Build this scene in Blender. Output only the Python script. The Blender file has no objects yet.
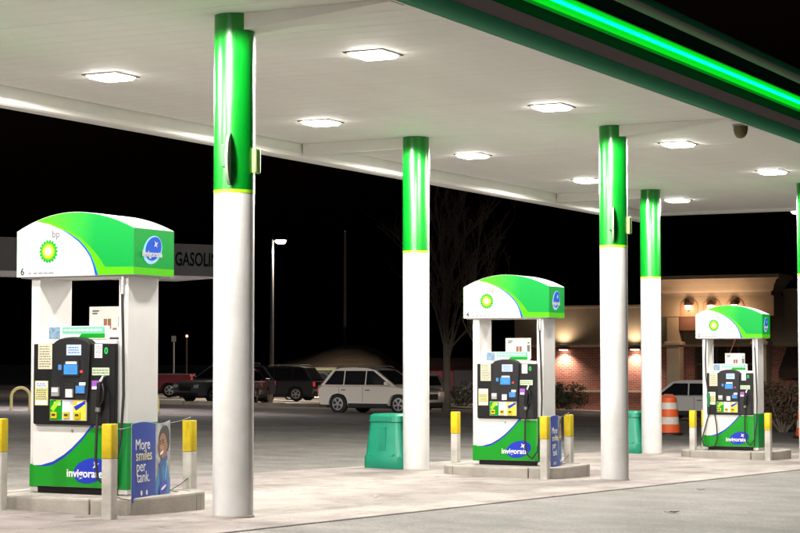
import bpy, bmesh, math, random
from mathutils import Vector, Matrix
R = math.radians
random.seed(7)
sc = bpy.context.scene
col = sc.collection

# ------------------------------------------------------------------ camera, sky, exposure
cam_d = bpy.data.cameras.new('camera'); cam = bpy.data.objects.new('camera', cam_d); col.objects.link(cam)
cam_d.sensor_width = 36; cam_d.lens = 1925 / 800 * 36; cam_d.clip_end = 3000
cam.location = (11.11, -15.18, 1.5)
cam.rotation_euler = (R(90 + 2.825), 0, R(27.8))
sc.camera = cam

w = bpy.data.worlds.new('World'); sc.world = w; w.use_nodes = True
nt = w.node_tree; bg = nt.nodes['Background']
sky = nt.nodes.new('ShaderNodeTexSky'); sky.sky_type = 'NISHITA'; sky.sun_disc = False
sky.sun_elevation = R(-4); sky.sun_rotation = R(200)
nt.links.new(sky.outputs[0], bg.inputs[0]); bg.inputs[1].default_value = 0.05
sd = bpy.data.lights.new('moon', 'SUN'); sd.energy = 0.004; sd.angle = R(2); sd.color = (.8, .88, 1)
so = bpy.data.objects.new('moon', sd); so.rotation_euler = (R(40), 0, R(30)); col.objects.link(so)
sc.view_settings.view_transform = 'Standard'; sc.view_settings.look = 'None'
sc.view_settings.exposure = 1.92; sc.view_settings.gamma = 1; sc.view_settings.use_curve_mapping = False
sc.render.engine = 'CYCLES'; sc.cycles.max_bounces = 8; sc.cycles.diffuse_bounces = 4

# ------------------------------------------------------------------ helpers
def gz(x, y):                       # the lot falls gently away from the canopy
    x = min(max(x, -75), 45); y = min(max(y, -60), 112)
    return .0793 - .0196 * x - .0185 * y

MATS = {}
def mat(name, c, rough=.5, metal=0, spec=.5, var=0, vscale=8, bump=0, bscale=60, emis=0, ecol=None, coat=0, c2=None, fine=0):
    if name in MATS: return MATS[name]
    m = bpy.data.materials.new(name); m.use_nodes = True; n = m.node_tree.nodes; l = m.node_tree.links
    b = n['Principled BSDF']; b.inputs['Base Color'].default_value = (*c, 1)
    b.inputs['Roughness'].default_value = rough; b.inputs['Metallic'].default_value = metal
    b.inputs['Specular IOR Level'].default_value = spec; b.inputs['Coat Weight'].default_value = coat
    tc = n.new('ShaderNodeTexCoord')
    if var or c2:
        tx = n.new('ShaderNodeTexNoise'); tx.inputs['Scale'].default_value = vscale; tx.inputs['Detail'].default_value = 6
        tx.inputs['Roughness'].default_value = .65
        l.new(tc.outputs['Object'], tx.inputs['Vector'])
        rp = n.new('ShaderNodeValToRGB'); e = rp.color_ramp.elements
        e[0].position = .32; e[1].position = .7
        e[0].color = (*[v * (1 - var) for v in c], 1) if not c2 else (*c2, 1)
        e[1].color = (*[min(1, v * (1 + var * .6)) for v in c], 1) if not c2 else (*c, 1)
        l.new(tx.outputs['Fac'], rp.inputs['Fac']); src = rp.outputs['Color']
        if fine:
            t2 = n.new('ShaderNodeTexNoise'); t2.inputs['Scale'].default_value = fine; t2.inputs['Detail'].default_value = 3
            l.new(tc.outputs['Object'], t2.inputs['Vector'])
            mx = n.new('ShaderNodeMixRGB'); mx.blend_type = 'OVERLAY'; mx.inputs['Fac'].default_value = .55
            l.new(src, mx.inputs[1]); l.new(t2.outputs['Fac'], mx.inputs[2]); src = mx.outputs[0]
        l.new(src, b.inputs['Base Color'])
        rr = n.new('ShaderNodeMapRange'); rr.inputs['To Min'].default_value = max(.05, rough - .1); rr.inputs['To Max'].default_value = min(1, rough + .15)
        l.new(tx.outputs['Fac'], rr.inputs['Value']); l.new(rr.outputs[0], b.inputs['Roughness'])
    if bump:
        tb = n.new('ShaderNodeTexNoise'); tb.inputs['Scale'].default_value = bscale; tb.inputs['Detail'].default_value = 5
        l.new(tc.outputs['Object'], tb.inputs['Vector'])
        bp = n.new('ShaderNodeBump'); bp.inputs['Strength'].default_value = bump; bp.inputs['Distance'].default_value = .02
        l.new(tb.outputs['Fac'], bp.inputs['Height']); l.new(bp.outputs[0], b.inputs['Normal'])
    if emis:
        b.inputs['Emission Color'].default_value = (*(ecol or c), 1); b.inputs['Emission Strength'].default_value = emis
    MATS[name] = m; return m

class MB:
    def __init__(s): s.v = []; s.f = []
    def add(s, vs, fs):
        o = len(s.v); s.v += [tuple(v) for v in vs]; s.f += [tuple(i + o for i in f) for f in fs]; return s
    def box(s, x0, x1, y0, y1, z0, z1):
        return s.add([(x0,y0,z0),(x1,y0,z0),(x1,y1,z0),(x0,y1,z0),(x0,y0,z1),(x1,y0,z1),(x1,y1,z1),(x0,y1,z1)],
                     [(0,3,2,1),(4,5,6,7),(0,1,5,4),(1,2,6,5),(2,3,7,6),(3,0,4,7)])
    def prism(s, poly, lo, hi, ax='y', inset=0):
        # poly in (x,z) for ax y, (y,z) for ax x, (x,y) for ax z
        n = len(poly)
        def P(p, h): return (p[0], h, p[1]) if ax == 'y' else ((h, p[0], p[1]) if ax == 'x' else (p[0], p[1], h))
        vs = [P(p, lo) for p in poly] + [P(p, hi) for p in poly]
        fs = [tuple(range(n)), tuple(range(2*n-1, n-1, -1))] + [(i, i+n, (i+1) % n + n, (i+1) % n) for i in range(n)]
        return s.add(vs, fs)
    def tube(s, path, r, n=8, caps=True):
        path = [Vector(p) for p in path]; rs = r if isinstance(r, (list, tuple)) else [r] * len(path)
        vs = []; up = None
        for i, p in enumerate(path):
            t = (path[min(i+1, len(path)-1)] - path[max(i-1, 0)]).normalized()
            if up is None: up = Vector((0,0,1)) if abs(t.z) < .9 else Vector((1,0,0))
            a = t.cross(up).normalized(); b = a.cross(t).normalized(); up = b
            for k in range(n):
                q = 2 * math.pi * k / n; vs.append(p + (a * math.cos(q) + b * math.sin(q)) * rs[i])
        fs = []
        for i in range(len(path)-1):
            for k in range(n): fs.append((i*n+k, i*n+(k+1) % n, (i+1)*n+(k+1) % n, (i+1)*n+k))
        if caps: fs += [tuple(range(n-1, -1, -1)), tuple(range((len(path)-1)*n, len(path)*n))]
        return s.add(vs, fs)
    def lathe(s, prof, n=24, c=(0,0,0), caps=True, sx=1, sy=1):
        vs = [(c[0]+r*math.cos(2*math.pi*k/n)*sx, c[1]+r*math.sin(2*math.pi*k/n)*sy, c[2]+z) for r, z in prof for k in range(n)]
        fs = [(i*n+k, i*n+(k+1) % n, (i+1)*n+(k+1) % n, (i+1)*n+k) for i in range(len(prof)-1) for k in range(n)]
        if caps: fs += [tuple(range(n-1, -1, -1)), tuple(range((len(prof)-1)*n, len(prof)*n))]
        return s.add(vs, fs)
    def wheel(s, c, prof, n=24, ax='y'):     # lathe round a horizontal axis: prof of (radius, offset)
        vs = []
        for r, o in prof:
            for k in range(n):
                q = 2*math.pi*k/n
                vs.append((c[0]+r*math.cos(q), c[1]+o, c[2]+r*math.sin(q)) if ax == 'y' else (c[0]+o, c[1]+r*math.cos(q), c[2]+r*math.sin(q)))
        fs = [(i*n+k, i*n+(k+1) % n, (i+1)*n+(k+1) % n, (i+1)*n+k) for i in range(len(prof)-1) for k in range(n)]
        fs += [tuple(range(n-1, -1, -1)), tuple(range((len(prof)-1)*n, len(prof)*n))]
        return s.add(vs, fs)
    def strip(s, xs, lo, hi, y0, y1):        # thin slab between two curves z=lo(x), z=hi(x)
        for a, b in zip(xs, xs[1:]):
            la, lb, ha, hb = lo(a), lo(b), hi(a), hi(b)
            if ha - la < 1e-4 and hb - lb < 1e-4: continue
            s.add([(a,y0,la),(b,y0,lb),(b,y0,hb),(a,y0,ha),(a,y1,la),(b,y1,lb),(b,y1,hb),(a,y1,ha)],
                  [(0,1,2,3),(7,6,5,4),(0,4,5,1),(3,2,6,7)] + ([(0,3,7,4)] if a == xs[0] else []) + ([(1,5,6,2)] if b == xs[-1] else []))
        return s
    def mesh(s, name, m, smooth=False, bevel=0, seg=2):
        me = bpy.data.meshes.new(name); me.from_pydata(s.v, [], s.f); me.materials.append(m)
        bm = bmesh.new(); bm.from_mesh(me)
        bmesh.ops.recalc_face_normals(bm, faces=bm.faces)
        if bevel:
            es = [e for e in bm.edges if len(e.link_faces) == 2 and e.calc_face_angle(0) > .6]
            bmesh.ops.bevel(bm, geom=es, offset=bevel, segments=seg, affect='EDGES', profile=.6, clamp_overlap=True)
        bm.to_mesh(me); bm.free()
        if smooth:
            me.polygons.foreach_set('use_smooth', [True] * len(me.polygons))
            try: me.set_sharp_from_angle(angle=R(38))
            except Exception: pass
        return me
    def build(s, name, m, parent=None, smooth=False, bevel=0, seg=2, loc=None):
        o = bpy.data.objects.new(name, s.mesh(name, m, smooth, bevel, seg)); col.objects.link(o)
        if parent: o.parent = parent
        if loc: o.location = loc
        return o

def empty(name, loc=(0,0,0), rz=0):
    o = bpy.data.objects.new(name, None); o.empty_display_size = .2; col.objects.link(o)
    o.location = loc; o.rotation_euler = (0, 0, rz); return o
def tag(o, label, cat, group=None):
    o['label'] = label; o['category'] = cat
    if group: o['group'] = group
    return o
def struct(o): o['kind'] = 'structure'; return o
def copy_tree(o, parent=None):
    c = o.copy(); col.objects.link(c); c.parent = parent
    for ch in list(o.children): copy_tree(ch, c)
    return c
def text(name, s, size, m, parent=None, loc=(0,0,0), rot=(R(90),0,0), align='CENTER', bold=0, ext=.0015, shear=0, sx=1):
    cu = bpy.data.curves.new('t', 'FONT'); cu.body = s; cu.size = size; cu.align_x = align; cu.align_y = 'CENTER'
    cu.extrude = ext; cu.offset = bold; cu.shear = shear; cu.resolution_u = 3; cu.space_line = .85
    t = bpy.data.objects.new('t', cu); col.objects.link(t)
    bpy.context.view_layer.update()
    me = bpy.data.meshes.new_from_object(t.evaluated_get(bpy.context.evaluated_depsgraph_get()))
    bpy.data.objects.remove(t); bpy.data.curves.remove(cu)
    me.materials.clear(); me.materials.append(m)
    o = bpy.data.objects.new(name, me); col.objects.link(o); o.parent = parent; o.location = loc; o.rotation_euler = rot
    o.scale = (sx, 1, 1)
    return o
def ellipse(cx, cz, rx, rz, n=28, a=0):
    return [(cx + rx*math.cos(2*math.pi*k/n)*math.cos(a) - rz*math.sin(2*math.pi*k/n)*math.sin(a),
             cz + rx*math.cos(2*math.pi*k/n)*math.sin(a) + rz*math.sin(2*math.pi*k/n)*math.cos(a)) for k in range(n)]
def lerpf(pts):
    def f(x):
        if x <= pts[0][0]: return pts[0][1]
        for (a, b), (c, d) in zip(pts, pts[1:]):
            if x <= c: return b + (d-b) * (x-a) / (c-a)
        return pts[-1][1]
    return f
def lin(a, b, n): return [a + (b-a) * i / n for i in range(n+1)]

# ------------------------------------------------------------------ materials
WHITE = mat('white_paint', (.68,.67,.66), .38, var=.05, vscale=3)
CEIL = mat('ceiling_metal', (.81,.80,.77), .55, var=.07, vscale=.7, spec=.25)
CEILD = mat('ceiling_trim', (.79,.78,.74), .5, var=.05, vscale=2)
COLW = mat('column_white', (.74,.74,.75), .36, c2=(.62,.61,.60), vscale=2.2, bump=.04, bscale=9)
GREEN = mat('column_green', (.0008,.215,.014), .28, coat=.15, var=.08, vscale=3)
LIME = mat('lime_paint', (.36,.80,.02), .35)
CONC = mat('concrete', (.43,.39,.36), .85, var=.22, vscale=.9, bump=.25, bscale=90, fine=70)
KERBC = mat('kerb_concrete', (.40,.37,.33), .9, var=.22, vscale=3, bump=.2, bscale=50)
def stain_concrete():
    n = CONC.node_tree.nodes; l = CONC.node_tree.links; b = n['Principled BSDF']
    src = b.inputs['Base Color'].links[0].from_socket; tc = n.new('ShaderNodeNewGeometry')
    def layer(src, scale, lo, hi, colr, fac, stretch=1):
        mp = n.new('ShaderNodeMapping'); mp.inputs['Scale'].default_value = (1, stretch, 1); l.new(tc.outputs['Position'], mp.inputs[0])
        t = n.new('ShaderNodeTexNoise'); t.inputs['Scale'].default_value = scale; t.inputs['Detail'].default_value = 7; t.inputs['Roughness'].default_value = .62; l.new(mp.outputs[0], t.inputs['Vector'])
        r = n.new('ShaderNodeMapRange'); r.inputs['From Min'].default_value = lo; r.inputs['From Max'].default_value = hi; r.inputs['To Max'].default_value = fac; l.new(t.outputs['Fac'], r.inputs['Value'])
        m = n.new('ShaderNodeMixRGB'); m.blend_type = 'MULTIPLY'; m.inputs[2].default_value = (*colr, 1); l.new(r.outputs[0], m.inputs['Fac']); l.new(src, m.inputs[1]); return m.outputs[0]
    src = layer(src, .35, .42, .60, (.60,.56,.60), .9, .35)
    src = layer(src, 1.6, .48, .64, (.60,.56,.55), .8, .5)
    src = layer(src, 5.0, .60, .72, (.45,.42,.40), .5)
    src = layer(src, 2.3, .63, .66, (.42,.39,.38), .7)
    src = layer(src, 11, .66, .70, (.30,.28,.27), .6)
    l.new(src, b.inputs['Base Color'])
stain_concrete()
BLACK = mat('black_plastic', (.007,.007,.008), .42, spec=.35, var=.2, vscale=12)
BLACK2 = mat('dark_recess', (.008,.008,.009), .5)
RUB = mat('rubber', (.012,.012,.012), .55)
STEEL = mat('steel', (.45,.45,.46), .35, metal=.9)
YEL = mat('yellow_paint', (.66,.49,.006), .45, var=.22, vscale=7, bump=.08, bscale=30)
BOLW = mat('bollard_white', (.66,.64,.61), .5, c2=(.42,.39,.35), vscale=5, bump=.1, bscale=30)
PGREEN = mat('print_green', (.003,.27,.012), .3, var=.04, vscale=4)
SGREEN = mat('skirt_green', (.006,.24,.04), .3, var=.05, vscale=4)
PBLUE = mat('print_blue', (.012,.035,.46), .35)
PLBLUE = mat('print_light_blue', (.06,.22,.55), .35)
PWHITE = mat('print_white', (.85,.85,.85), .4)
CREAM = mat('sticker_cream', (.58,.55,.40), .5, var=.15, vscale=45)
def night_print(name, c, e): return mat(name, c, .45, spec=.15, emis=e, ecol=c)
VWHITE = night_print('lit_white_acrylic', (.42,.41,.415), .04)
VGREEN = night_print('lit_green_acrylic', (.0005,.21,.028), .10)
VLIME = night_print('lit_lime_acrylic', (.06,.36,.001), .10)
VBLUE = night_print('lit_blue_acrylic', (.004,.05,.34), .18)
VLB = night_print('lit_pale_blue_acrylic', (.22,.42,.60), .12)
VYEL = night_print('lit_yellow_acrylic', (.55,.56,.02), .15)
VSUN = night_print('lit_pale_sun_acrylic', (.60,.60,.30), .15)
VGREY = night_print('grey_lettering', (.11,.12,.12), .02)
VDARK = night_print('dark_lettering', (.04,.05,.04), .05)
# lime-to-green printed gradient of the valance
VGRAD = mat('lit_lime_to_green_acrylic', (.1,.6,.03), .45, spec=.15)
def _grad():
    n = VGRAD.node_tree.nodes; l = VGRAD.node_tree.links; b = n['Principled BSDF']
    tc = n.new('ShaderNodeTexCoord'); sp = n.new('ShaderNodeSeparateXYZ'); l.new(tc.outputs['Object'], sp.inputs[0])
    rp = n.new('ShaderNodeValToRGB'); mr = n.new('ShaderNodeMapRange'); mr.inputs['From Min'].default_value = -.5; mr.inputs['From Max'].default_value = .25
    l.new(sp.outputs['X'], mr.inputs['Value']); l.new(mr.outputs[0], rp.inputs['Fac'])
    rp.color_ramp.elements[0].color = (.06,.36,.001,1); rp.color_ramp.elements[1].color = (.0005,.21,.03,1)
    l.new(rp.outputs[0], b.inputs['Base Color']); l.new(rp.outputs[0], b.inputs['Emission Color']); b.inputs['Emission Strength'].default_value = .10
_grad()

# ------------------------------------------------------------------ ground
def sheet(name, m, xs, ys, dz=0):
    b = MB(); vs = [(x, y, gz(x, y) + dz) for y in ys for x in xs]; nx = len(xs)
    fs = [(j*nx+i, j*nx+i+1, (j+1)*nx+i+1, (j+1)*nx+i) for j in range(len(ys)-1) for i in range(nx-1)]
    b.add(vs, fs); return b.build(name, m)
def asphalt():
    m = bpy.data.materials.new('asphalt'); m.use_nodes = True; n = m.node_tree.nodes; l = m.node_tree.links; b = n['Principled BSDF']
    tc = n.new('ShaderNodeTexCoord')
    def noise(s, d=5, r=.6):
        t = n.new('ShaderNodeTexNoise'); t.inputs['Scale'].default_value = s; t.inputs['Detail'].default_value = d; t.inputs['Roughness'].default_value = r
        l.new(tc.outputs['Object'], t.inputs['Vector']); return t
    big = noise(.16, 4); mid = noise(1.3, 6, .7); fin = noise(95, 3, .8)
    rp = n.new('ShaderNodeValToRGB'); rp.color_ramp.elements[0].position = .35; rp.color_ramp.elements[1].position = .68
    rp.color_ramp.elements[0].color = (.165,.157,.146,1); rp.color_ramp.elements[1].color = (.265,.25,.23,1)
    l.new(big.outputs['Fac'], rp.inputs['Fac'])
    m1 = n.new('ShaderNodeMixRGB'); m1.blend_type = 'OVERLAY'; m1.inputs['Fac'].default_value = .65; l.new(rp.outputs[0], m1.inputs[1]); l.new(mid.outputs['Fac'], m1.inputs[2])
    grit = noise(26, 4, .85)
    ad = n.new('ShaderNodeMath'); ad.operation = 'MULTIPLY_ADD'; ad.inputs[1].default_value = .5; l.new(fin.outputs['Fac'], ad.inputs[0])
    hf = n.new('ShaderNodeMath'); hf.operation = 'MULTIPLY'; hf.inputs[1].default_value = .5; l.new(grit.outputs['Fac'], hf.inputs[0]); l.new(hf.outputs[0], ad.inputs[2])
    r2 = n.new('ShaderNodeValToRGB'); r2.color_ramp.elements[0].position = .38; r2.color_ramp.elements[1].position = .62
    l.new(ad.outputs[0], r2.inputs['Fac'])
    m2 = n.new('ShaderNodeMixRGB'); m2.blend_type = 'OVERLAY'; m2.inputs['Fac'].default_value = .5; l.new(m1.outputs[0], m2.inputs[1]); l.new(r2.outputs[0], m2.inputs[2])
    l.new(m2.outputs[0], b.inputs['Base Color']); b.inputs['Roughness'].default_value = .8
    bp = n.new('ShaderNodeBump'); bp.inputs['Strength'].default_value = .6; bp.inputs['Distance'].default_value = .015
    l.new(fin.outputs['Fac'], bp.inputs['Height']); l.new(bp.outputs[0], b.inputs['Normal'])
    return m
ASPH = asphalt()
struct(sheet('asphalt_lot', ASPH, [-900,-300,-75,-40,-20,-10,0,10,20,45,200,600], [-250,-60,-30,-15,0,15,30,50,80,112,300,900]))

pad = struct(MB().box(-2.62,2.24,-14.4,28.7,-.10,-.012).build('concrete_pad', KERBC))
pad.data.transform(Matrix(((1,0,0,0),(0,1,0,0),(-.0196,-.0185,1,.0793),(0,0,0,1))))
SX = [(-2.64,-.19),(-.178,2.26)]
for k, (x0, x1) in enumerate(SX):
    b = MB(); hx = (x1-x0)/2; L = 4.788/2
    vs = []
    for z in (-.10, .012):
        for x, y in ((-hx,-L),(hx,-L),(hx,L),(-hx,L)): vs.append((x, y, z - .0196*x - .0185*y))
    b.add(vs, [(0,3,2,1),(4,5,6,7),(0,1,5,4),(1,2,6,5),(2,3,7,6),(3,0,4,7)])
    me = b.mesh('slab', CONC, bevel=.006, seg=1)
    for j in range(9):
        o = bpy.data.objects.new('slab', me); col.objects.link(o); o.parent = pad
        y = -14.4 + 4.8*(j+.5); o.location = ((x0+x1)/2, y, gz((x0+x1)/2, y))

# ------------------------------------------------------------------ canopy
Y0, Y1 = -9.04, 24.5
XB, XF, ZC = -3.5, 3.1, 4.74
canopy = tag(empty('fuel_canopy', (0,0,0)), 'large white ceilinged fuel canopy on green and white round columns with glowing green edge', 'canopy')
PW = .305
me = MB().box(XB, XF, -PW/2+.0015, PW/2-.0015, ZC, ZC+.03).mesh('ceiling_panel', CEIL, bevel=.0025, seg=1)
k = 0; y = Y0 + PW/2
while y < Y1:
    o = bpy.data.objects.new('ceiling_panel', me); col.objects.link(o); o.parent = canopy; o.location = (0, y, random.uniform(-.001, .001)); y += PW
MB().box(XB-.25, XF+.1, Y0-.2, Y1+.25, ZC+.04, ZC+1.0).build('roof_deck', mat('deck_dark', (.05,.05,.05), .7), canopy)
# rear gutter trim (the inner lip seen from below) and end trim
MB().prism([(XB-.02,4.76),(XB-.02,4.60),(XB-.05,4.545),(XB-.12,4.53),(XB-.30,4.53),(XB-.30,4.76)], Y0-.2, Y1+.3, 'y').build('rear_trim', CEILD, canopy)
MB().box(XB-.34, XB-.302, Y0-.2, Y1+.3, 4.56, 5.75).build('rear_fascia', SGREEN, canopy)
MB().prism([(Y1,4.76),(Y1,4.71),(Y1+.03,4.69),(Y1+.30,4.69),(Y1+.30,4.76)], XB-.3, XF+.02, 'x').build('end_trim', CEILD, canopy)
MB().box(XB-.3, XF+.3, Y1+.302, Y1+.34, 4.73, 5.75).build('end_fascia', SGREEN, canopy)
# front fascia: stacked bands
FG = mat('fascia_green', (.03,.26,.13), .6, spec=.15)
FM = mat('fascia_silver', (.72,.58,.60), .6, spec=.2)
FD = mat('fascia_dark_green', (.006,.17,.06), .45)
FB = mat('fascia_black_green', (.004,.02,.014), .3)
FT = mat('fascia_top_lip', (.40,.33,.34), .6, spec=.2)
YA, YB = Y0-.2, Y1+.34
def band(name, pts, m, th=.02):
    pl = pts + [(p[0]-th*2, p[1]) for p in reversed(pts)]
    return MB().prism(pl, YA, YB, 'y').build(name, m, canopy, smooth=True)
MB().box(XF+.002, XF+.03, YA, YB, 4.715, 4.78).build('drip_edge', CEIL, canopy)
band('lower_green_band', [(3.135,4.72),(3.20,4.745),(3.25,4.79),(3.275,4.845)], FG)
band('silver_band', [(3.272,4.847),(3.27,4.90),(3.268,4.965),(3.266,4.995)], FM)
band('dark_green_band', [(3.262,4.998),(3.25,5.05),(3.235,5.12),(3.225,5.22),(3.225,5.30),(3.235,5.36)], FD)
band('upper_dark_band', [(3.237,5.364),(3.25,5.45),(3.27,5.53)], FB)
band('top_silver_band', [(3.272,5.535),(3.30,5.56),(3.318,5.60),(3.322,5.625)], FT)
band('top_lip', [(3.324,5.627),(3.332,5.67),(3.328,5.71),(3.30,5.735)], FG)
LED = mat('green_light_tube', (.01,.8,.2), .3, emis=2.2, ecol=(.0,1,.17))
HALO = mat('green_halo_glow', (.004,.30,.05), .4, emis=.20, ecol=(.0,1,.02))  # soft halo of the tube, put in as glowing green bands beside it
MB().prism([(3.205,5.165),(3.228,5.17),(3.247,5.205),(3.252,5.243),(3.215,5.246)], YA, YB, 'y').build('light_halo_band', HALO, canopy)
MB().prism([(3.215,5.295),(3.252,5.297),(3.250,5.325),(3.236,5.35),(3.205,5.352)], YA, YB, 'y').build('light_halo_band', HALO, canopy)
HALO_EDGE = mat('green_halo_glow_edge', (.004,.30,.05), .4, emis=.05, ecol=(.0,1,.04))  # outer, dimmer step of the same painted halo
MB().prism([(3.205,5.125),(3.232,5.13),(3.244,5.164),(3.205,5.1645)], YA, YB, 'y').build('light_halo_band', HALO_EDGE, canopy)
MB().prism([(3.205,5.3525),(3.236,5.353),(3.243,5.362),(3.205,5.3625)], YA, YB, 'y').build('light_halo_band', HALO_EDGE, canopy)
yy = YA
while yy < YB - .1:
    ye = min(yy + 2.4, YB)
    MB().prism([(3.235+.026*math.cos(a), 5.27+.022*math.sin(a)) for a in lin(-1.6, 1.6, 8)], yy+.012, ye-.012, 'y').build('light_tube', LED, canopy); yy = ye
# beam covers
for X, Ys in ((1.42, (0, 9.6, 19.2)), (-1.72, (0, 9.55, 19.15))):
    for y in Ys:
        if X > 0: p = [(X,4.739),(X,4.575),(XF-.02,4.715),(XF-.02,4.739)]
        else: p = [(X,4.739),(X,4.575),(XB+.004,4.575),(XB+.004,4.739)]
        MB().prism(p, y-.13, y+.13, 'y').build('beam_cover', CEILD, canopy)
# columns
CX, CLX = 1.37, -1.64
def column(x, y):
    z0 = gz(x, y)
    c = MB().lathe([(.19, z0-.1),(.19, 3.06)], 40, (x, y, 0)).build('column', COLW, canopy, smooth=True)
    MB().lathe([(.20, z0-.05),(.20, z0+.02),(.191, z0+.03)], 40, (x, y, 0)).build('base_seal', KERBC, c, smooth=True)
    MB().lathe([(.1925, 3.062),(.1925, 3.095)], 40, (x, y, 0)).build('lime_stripe', LIME, c, smooth=True)
    MB().lathe([(.192, 3.097),(.192, 4.738)], 40, (x, y, 0)).build('green_sleeve', GREEN, c, smooth=True)
    return c
PLQ = mat('plaque_grey', (.32,.38,.30), .5, var=.15, vscale=20)
PBOX = mat('plaque_box_green', (.05,.26,.06), .45)
LBOX = mat('plaque_box_lime', (.35,.62,.16), .45)
for y in (-.03, 9.6, 19.2):
    c = column(CX, y)
    # half round plaque that stands off the column, with a small box on its face, and a box on the far side
    a = R(-70); d = Vector((math.cos(a), math.sin(a), 0)); nrm = Vector((-d.y, d.x, 0))
    pts = [(.185,-.24)] + [(.185+.16*math.cos(q), .24*math.sin(q)) for q in lin(-1.45, 1.45, 14)] + [(.185,.24)]
    b = MB(); n = len(pts); vs = []
    for s in (-.012, .012):
        for u, v in pts: p = Vector((CX, y, 3.37)) + d*u + nrm*s; vs.append((p.x, p.y, p.z+v))
    b.add(vs, [tuple(range(n)), tuple(range(2*n-1, n-1, -1))] + [(i, i+n, (i+1) % n+n, (i+1) % n) for i in range(n)])
    pl = b.build('plaque', PLQ, c)
    b = MB(); vs = []
    for u, s, v in [(.21,-.014,-.08),(.32,-.014,-.08),(.32,-.055,-.08),(.21,-.055,-.08),(.21,-.014,.13),(.32,-.014,.13),(.32,-.055,.13),(.21,-.055,.13)]:
        p = Vector((CX, y, 3.37)) + d*u + nrm*s; vs.append((p.x, p.y, p.z+v))
    b.add(vs, [(0,3,2,1),(4,5,6,7),(0,1,5,4),(1,2,6,5),(2,3,7,6),(3,0,4,7)]); b.build('plaque_box', PBOX, c, bevel=.008)
    MB().box(CX+.185, CX+.235, y+.0, y+.10, 3.25, 3.49).build('side_box', LBOX, c, bevel=.02)
for y in (-.25, 9.5, 19.15): column(CLX, y)

# ceiling lights
LENS = mat('light_lens', (.9,.9,.9), .3, emis=13, ecol=(1,.96,.89))
FRAME = mat('light_frame', (.16,.14,.11), .5)
def batwing(ld):          # wide throw of a canopy LED: more light towards the sides than straight down
    ld.use_nodes = True; n = ld.node_tree.nodes; l = ld.node_tree.links; e = n['Emission']
    tc = n.new('ShaderNodeTexCoord'); sp = n.new('ShaderNodeSeparateXYZ'); l.new(tc.outputs['Normal'], sp.inputs[0])
    a = n.new('ShaderNodeMath'); a.operation = 'ABSOLUTE'; l.new(sp.outputs['Z'], a.inputs[0])
    b = n.new('ShaderNodeMath'); b.operation = 'ADD'; b.inputs[1].default_value = .22; l.new(a.outputs[0], b.inputs[0])
    c = n.new('ShaderNodeMath'); c.operation = 'DIVIDE'; c.inputs[0].default_value = 1.0; l.new(b.outputs[0], c.inputs[1])
    l.new(c.outputs[0], e.inputs['Strength'])
def ceiling_light(x, y, lab, power=185):
    o = tag(empty('ceiling_light', (x, y, ZC)), lab, 'ceiling light', 'lamps of the canopy ceiling')
    b = MB()
    for q in ((-.235,.235,-.235,-.205),(-.235,.235,.205,.235),(-.235,-.205,-.205,.205),(.205,.235,-.205,.205)): b.box(*q, -.012, .0)
    b.build('frame', FRAME, o)
    MB().add([(-.2,-.2,-.012),(.2,-.2,-.012),(.2,.2,-.012),(-.2,.2,-.012),(-.17,-.17,-.045),(.17,-.17,-.045),(.17,.17,-.045),(-.17,.17,-.045)],
             [(0,1,2,3),(7,6,5,4),(0,4,5,1),(1,5,6,2),(2,6,7,3),(3,7,4,0)]).build('lens', LENS, o)
    ld = bpy.data.lights.new('lamp', 'SPOT'); ld.spot_size = R(176); ld.spot_blend = .06; ld.shadow_soft_size = .14; ld.energy = power; ld.color = (1,.95,.87); batwing(ld)
    lo = bpy.data.objects.new('lamp', ld); col.objects.link(lo); lo.parent = o; lo.location = (0,0,-.10)
for x in (-1.92, 1.47):
    for k, w_ in zip(range(-2, 5), ('well short of pump six','just short of pump six','just past pump six','just short of pump four','just past pump four','just short of pump two','just past pump two')):
        ceiling_light(x, 2.5 + 4.74*k, 'ceiling lamp %s, %s row' % (w_, 'green edge' if x > 0 else 'plain edge'))
# hanging dome under the canopy edge, and one at the far end
dm = tag(empty('security_dome', (3.0, 10.2, 4.735)), 'small bronze dome hanging under the glowing green canopy edge', 'dome')
MB().lathe([(.10,0),(.10,-.03),(.098,-.08),(.085,-.13),(.055,-.17),(.02,-.185)], 20).build('cover', mat('bronze_mesh', (.16,.13,.05), .45, var=.4, vscale=60), dm, smooth=True)
MB().lathe([(.115,.0),(.115,-.02)], 20).build('rim', STEEL, dm, smooth=True)
dm = tag(empty('round_floodlight', (-.35, 24.72, 4.69)), 'flat round white lamp under the far end trim of the canopy', 'lamp')
MB().lathe([(.20,0),(.20,-.03),(.16,-.07),(.05,-.09)], 24).build('lens', mat('opal_white', (.85,.85,.82), .4, emis=.6), dm, smooth=True)
MB().lathe([(.215,0),(.215,-.015)], 24).build('rim', STEEL, dm, smooth=True)

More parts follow.
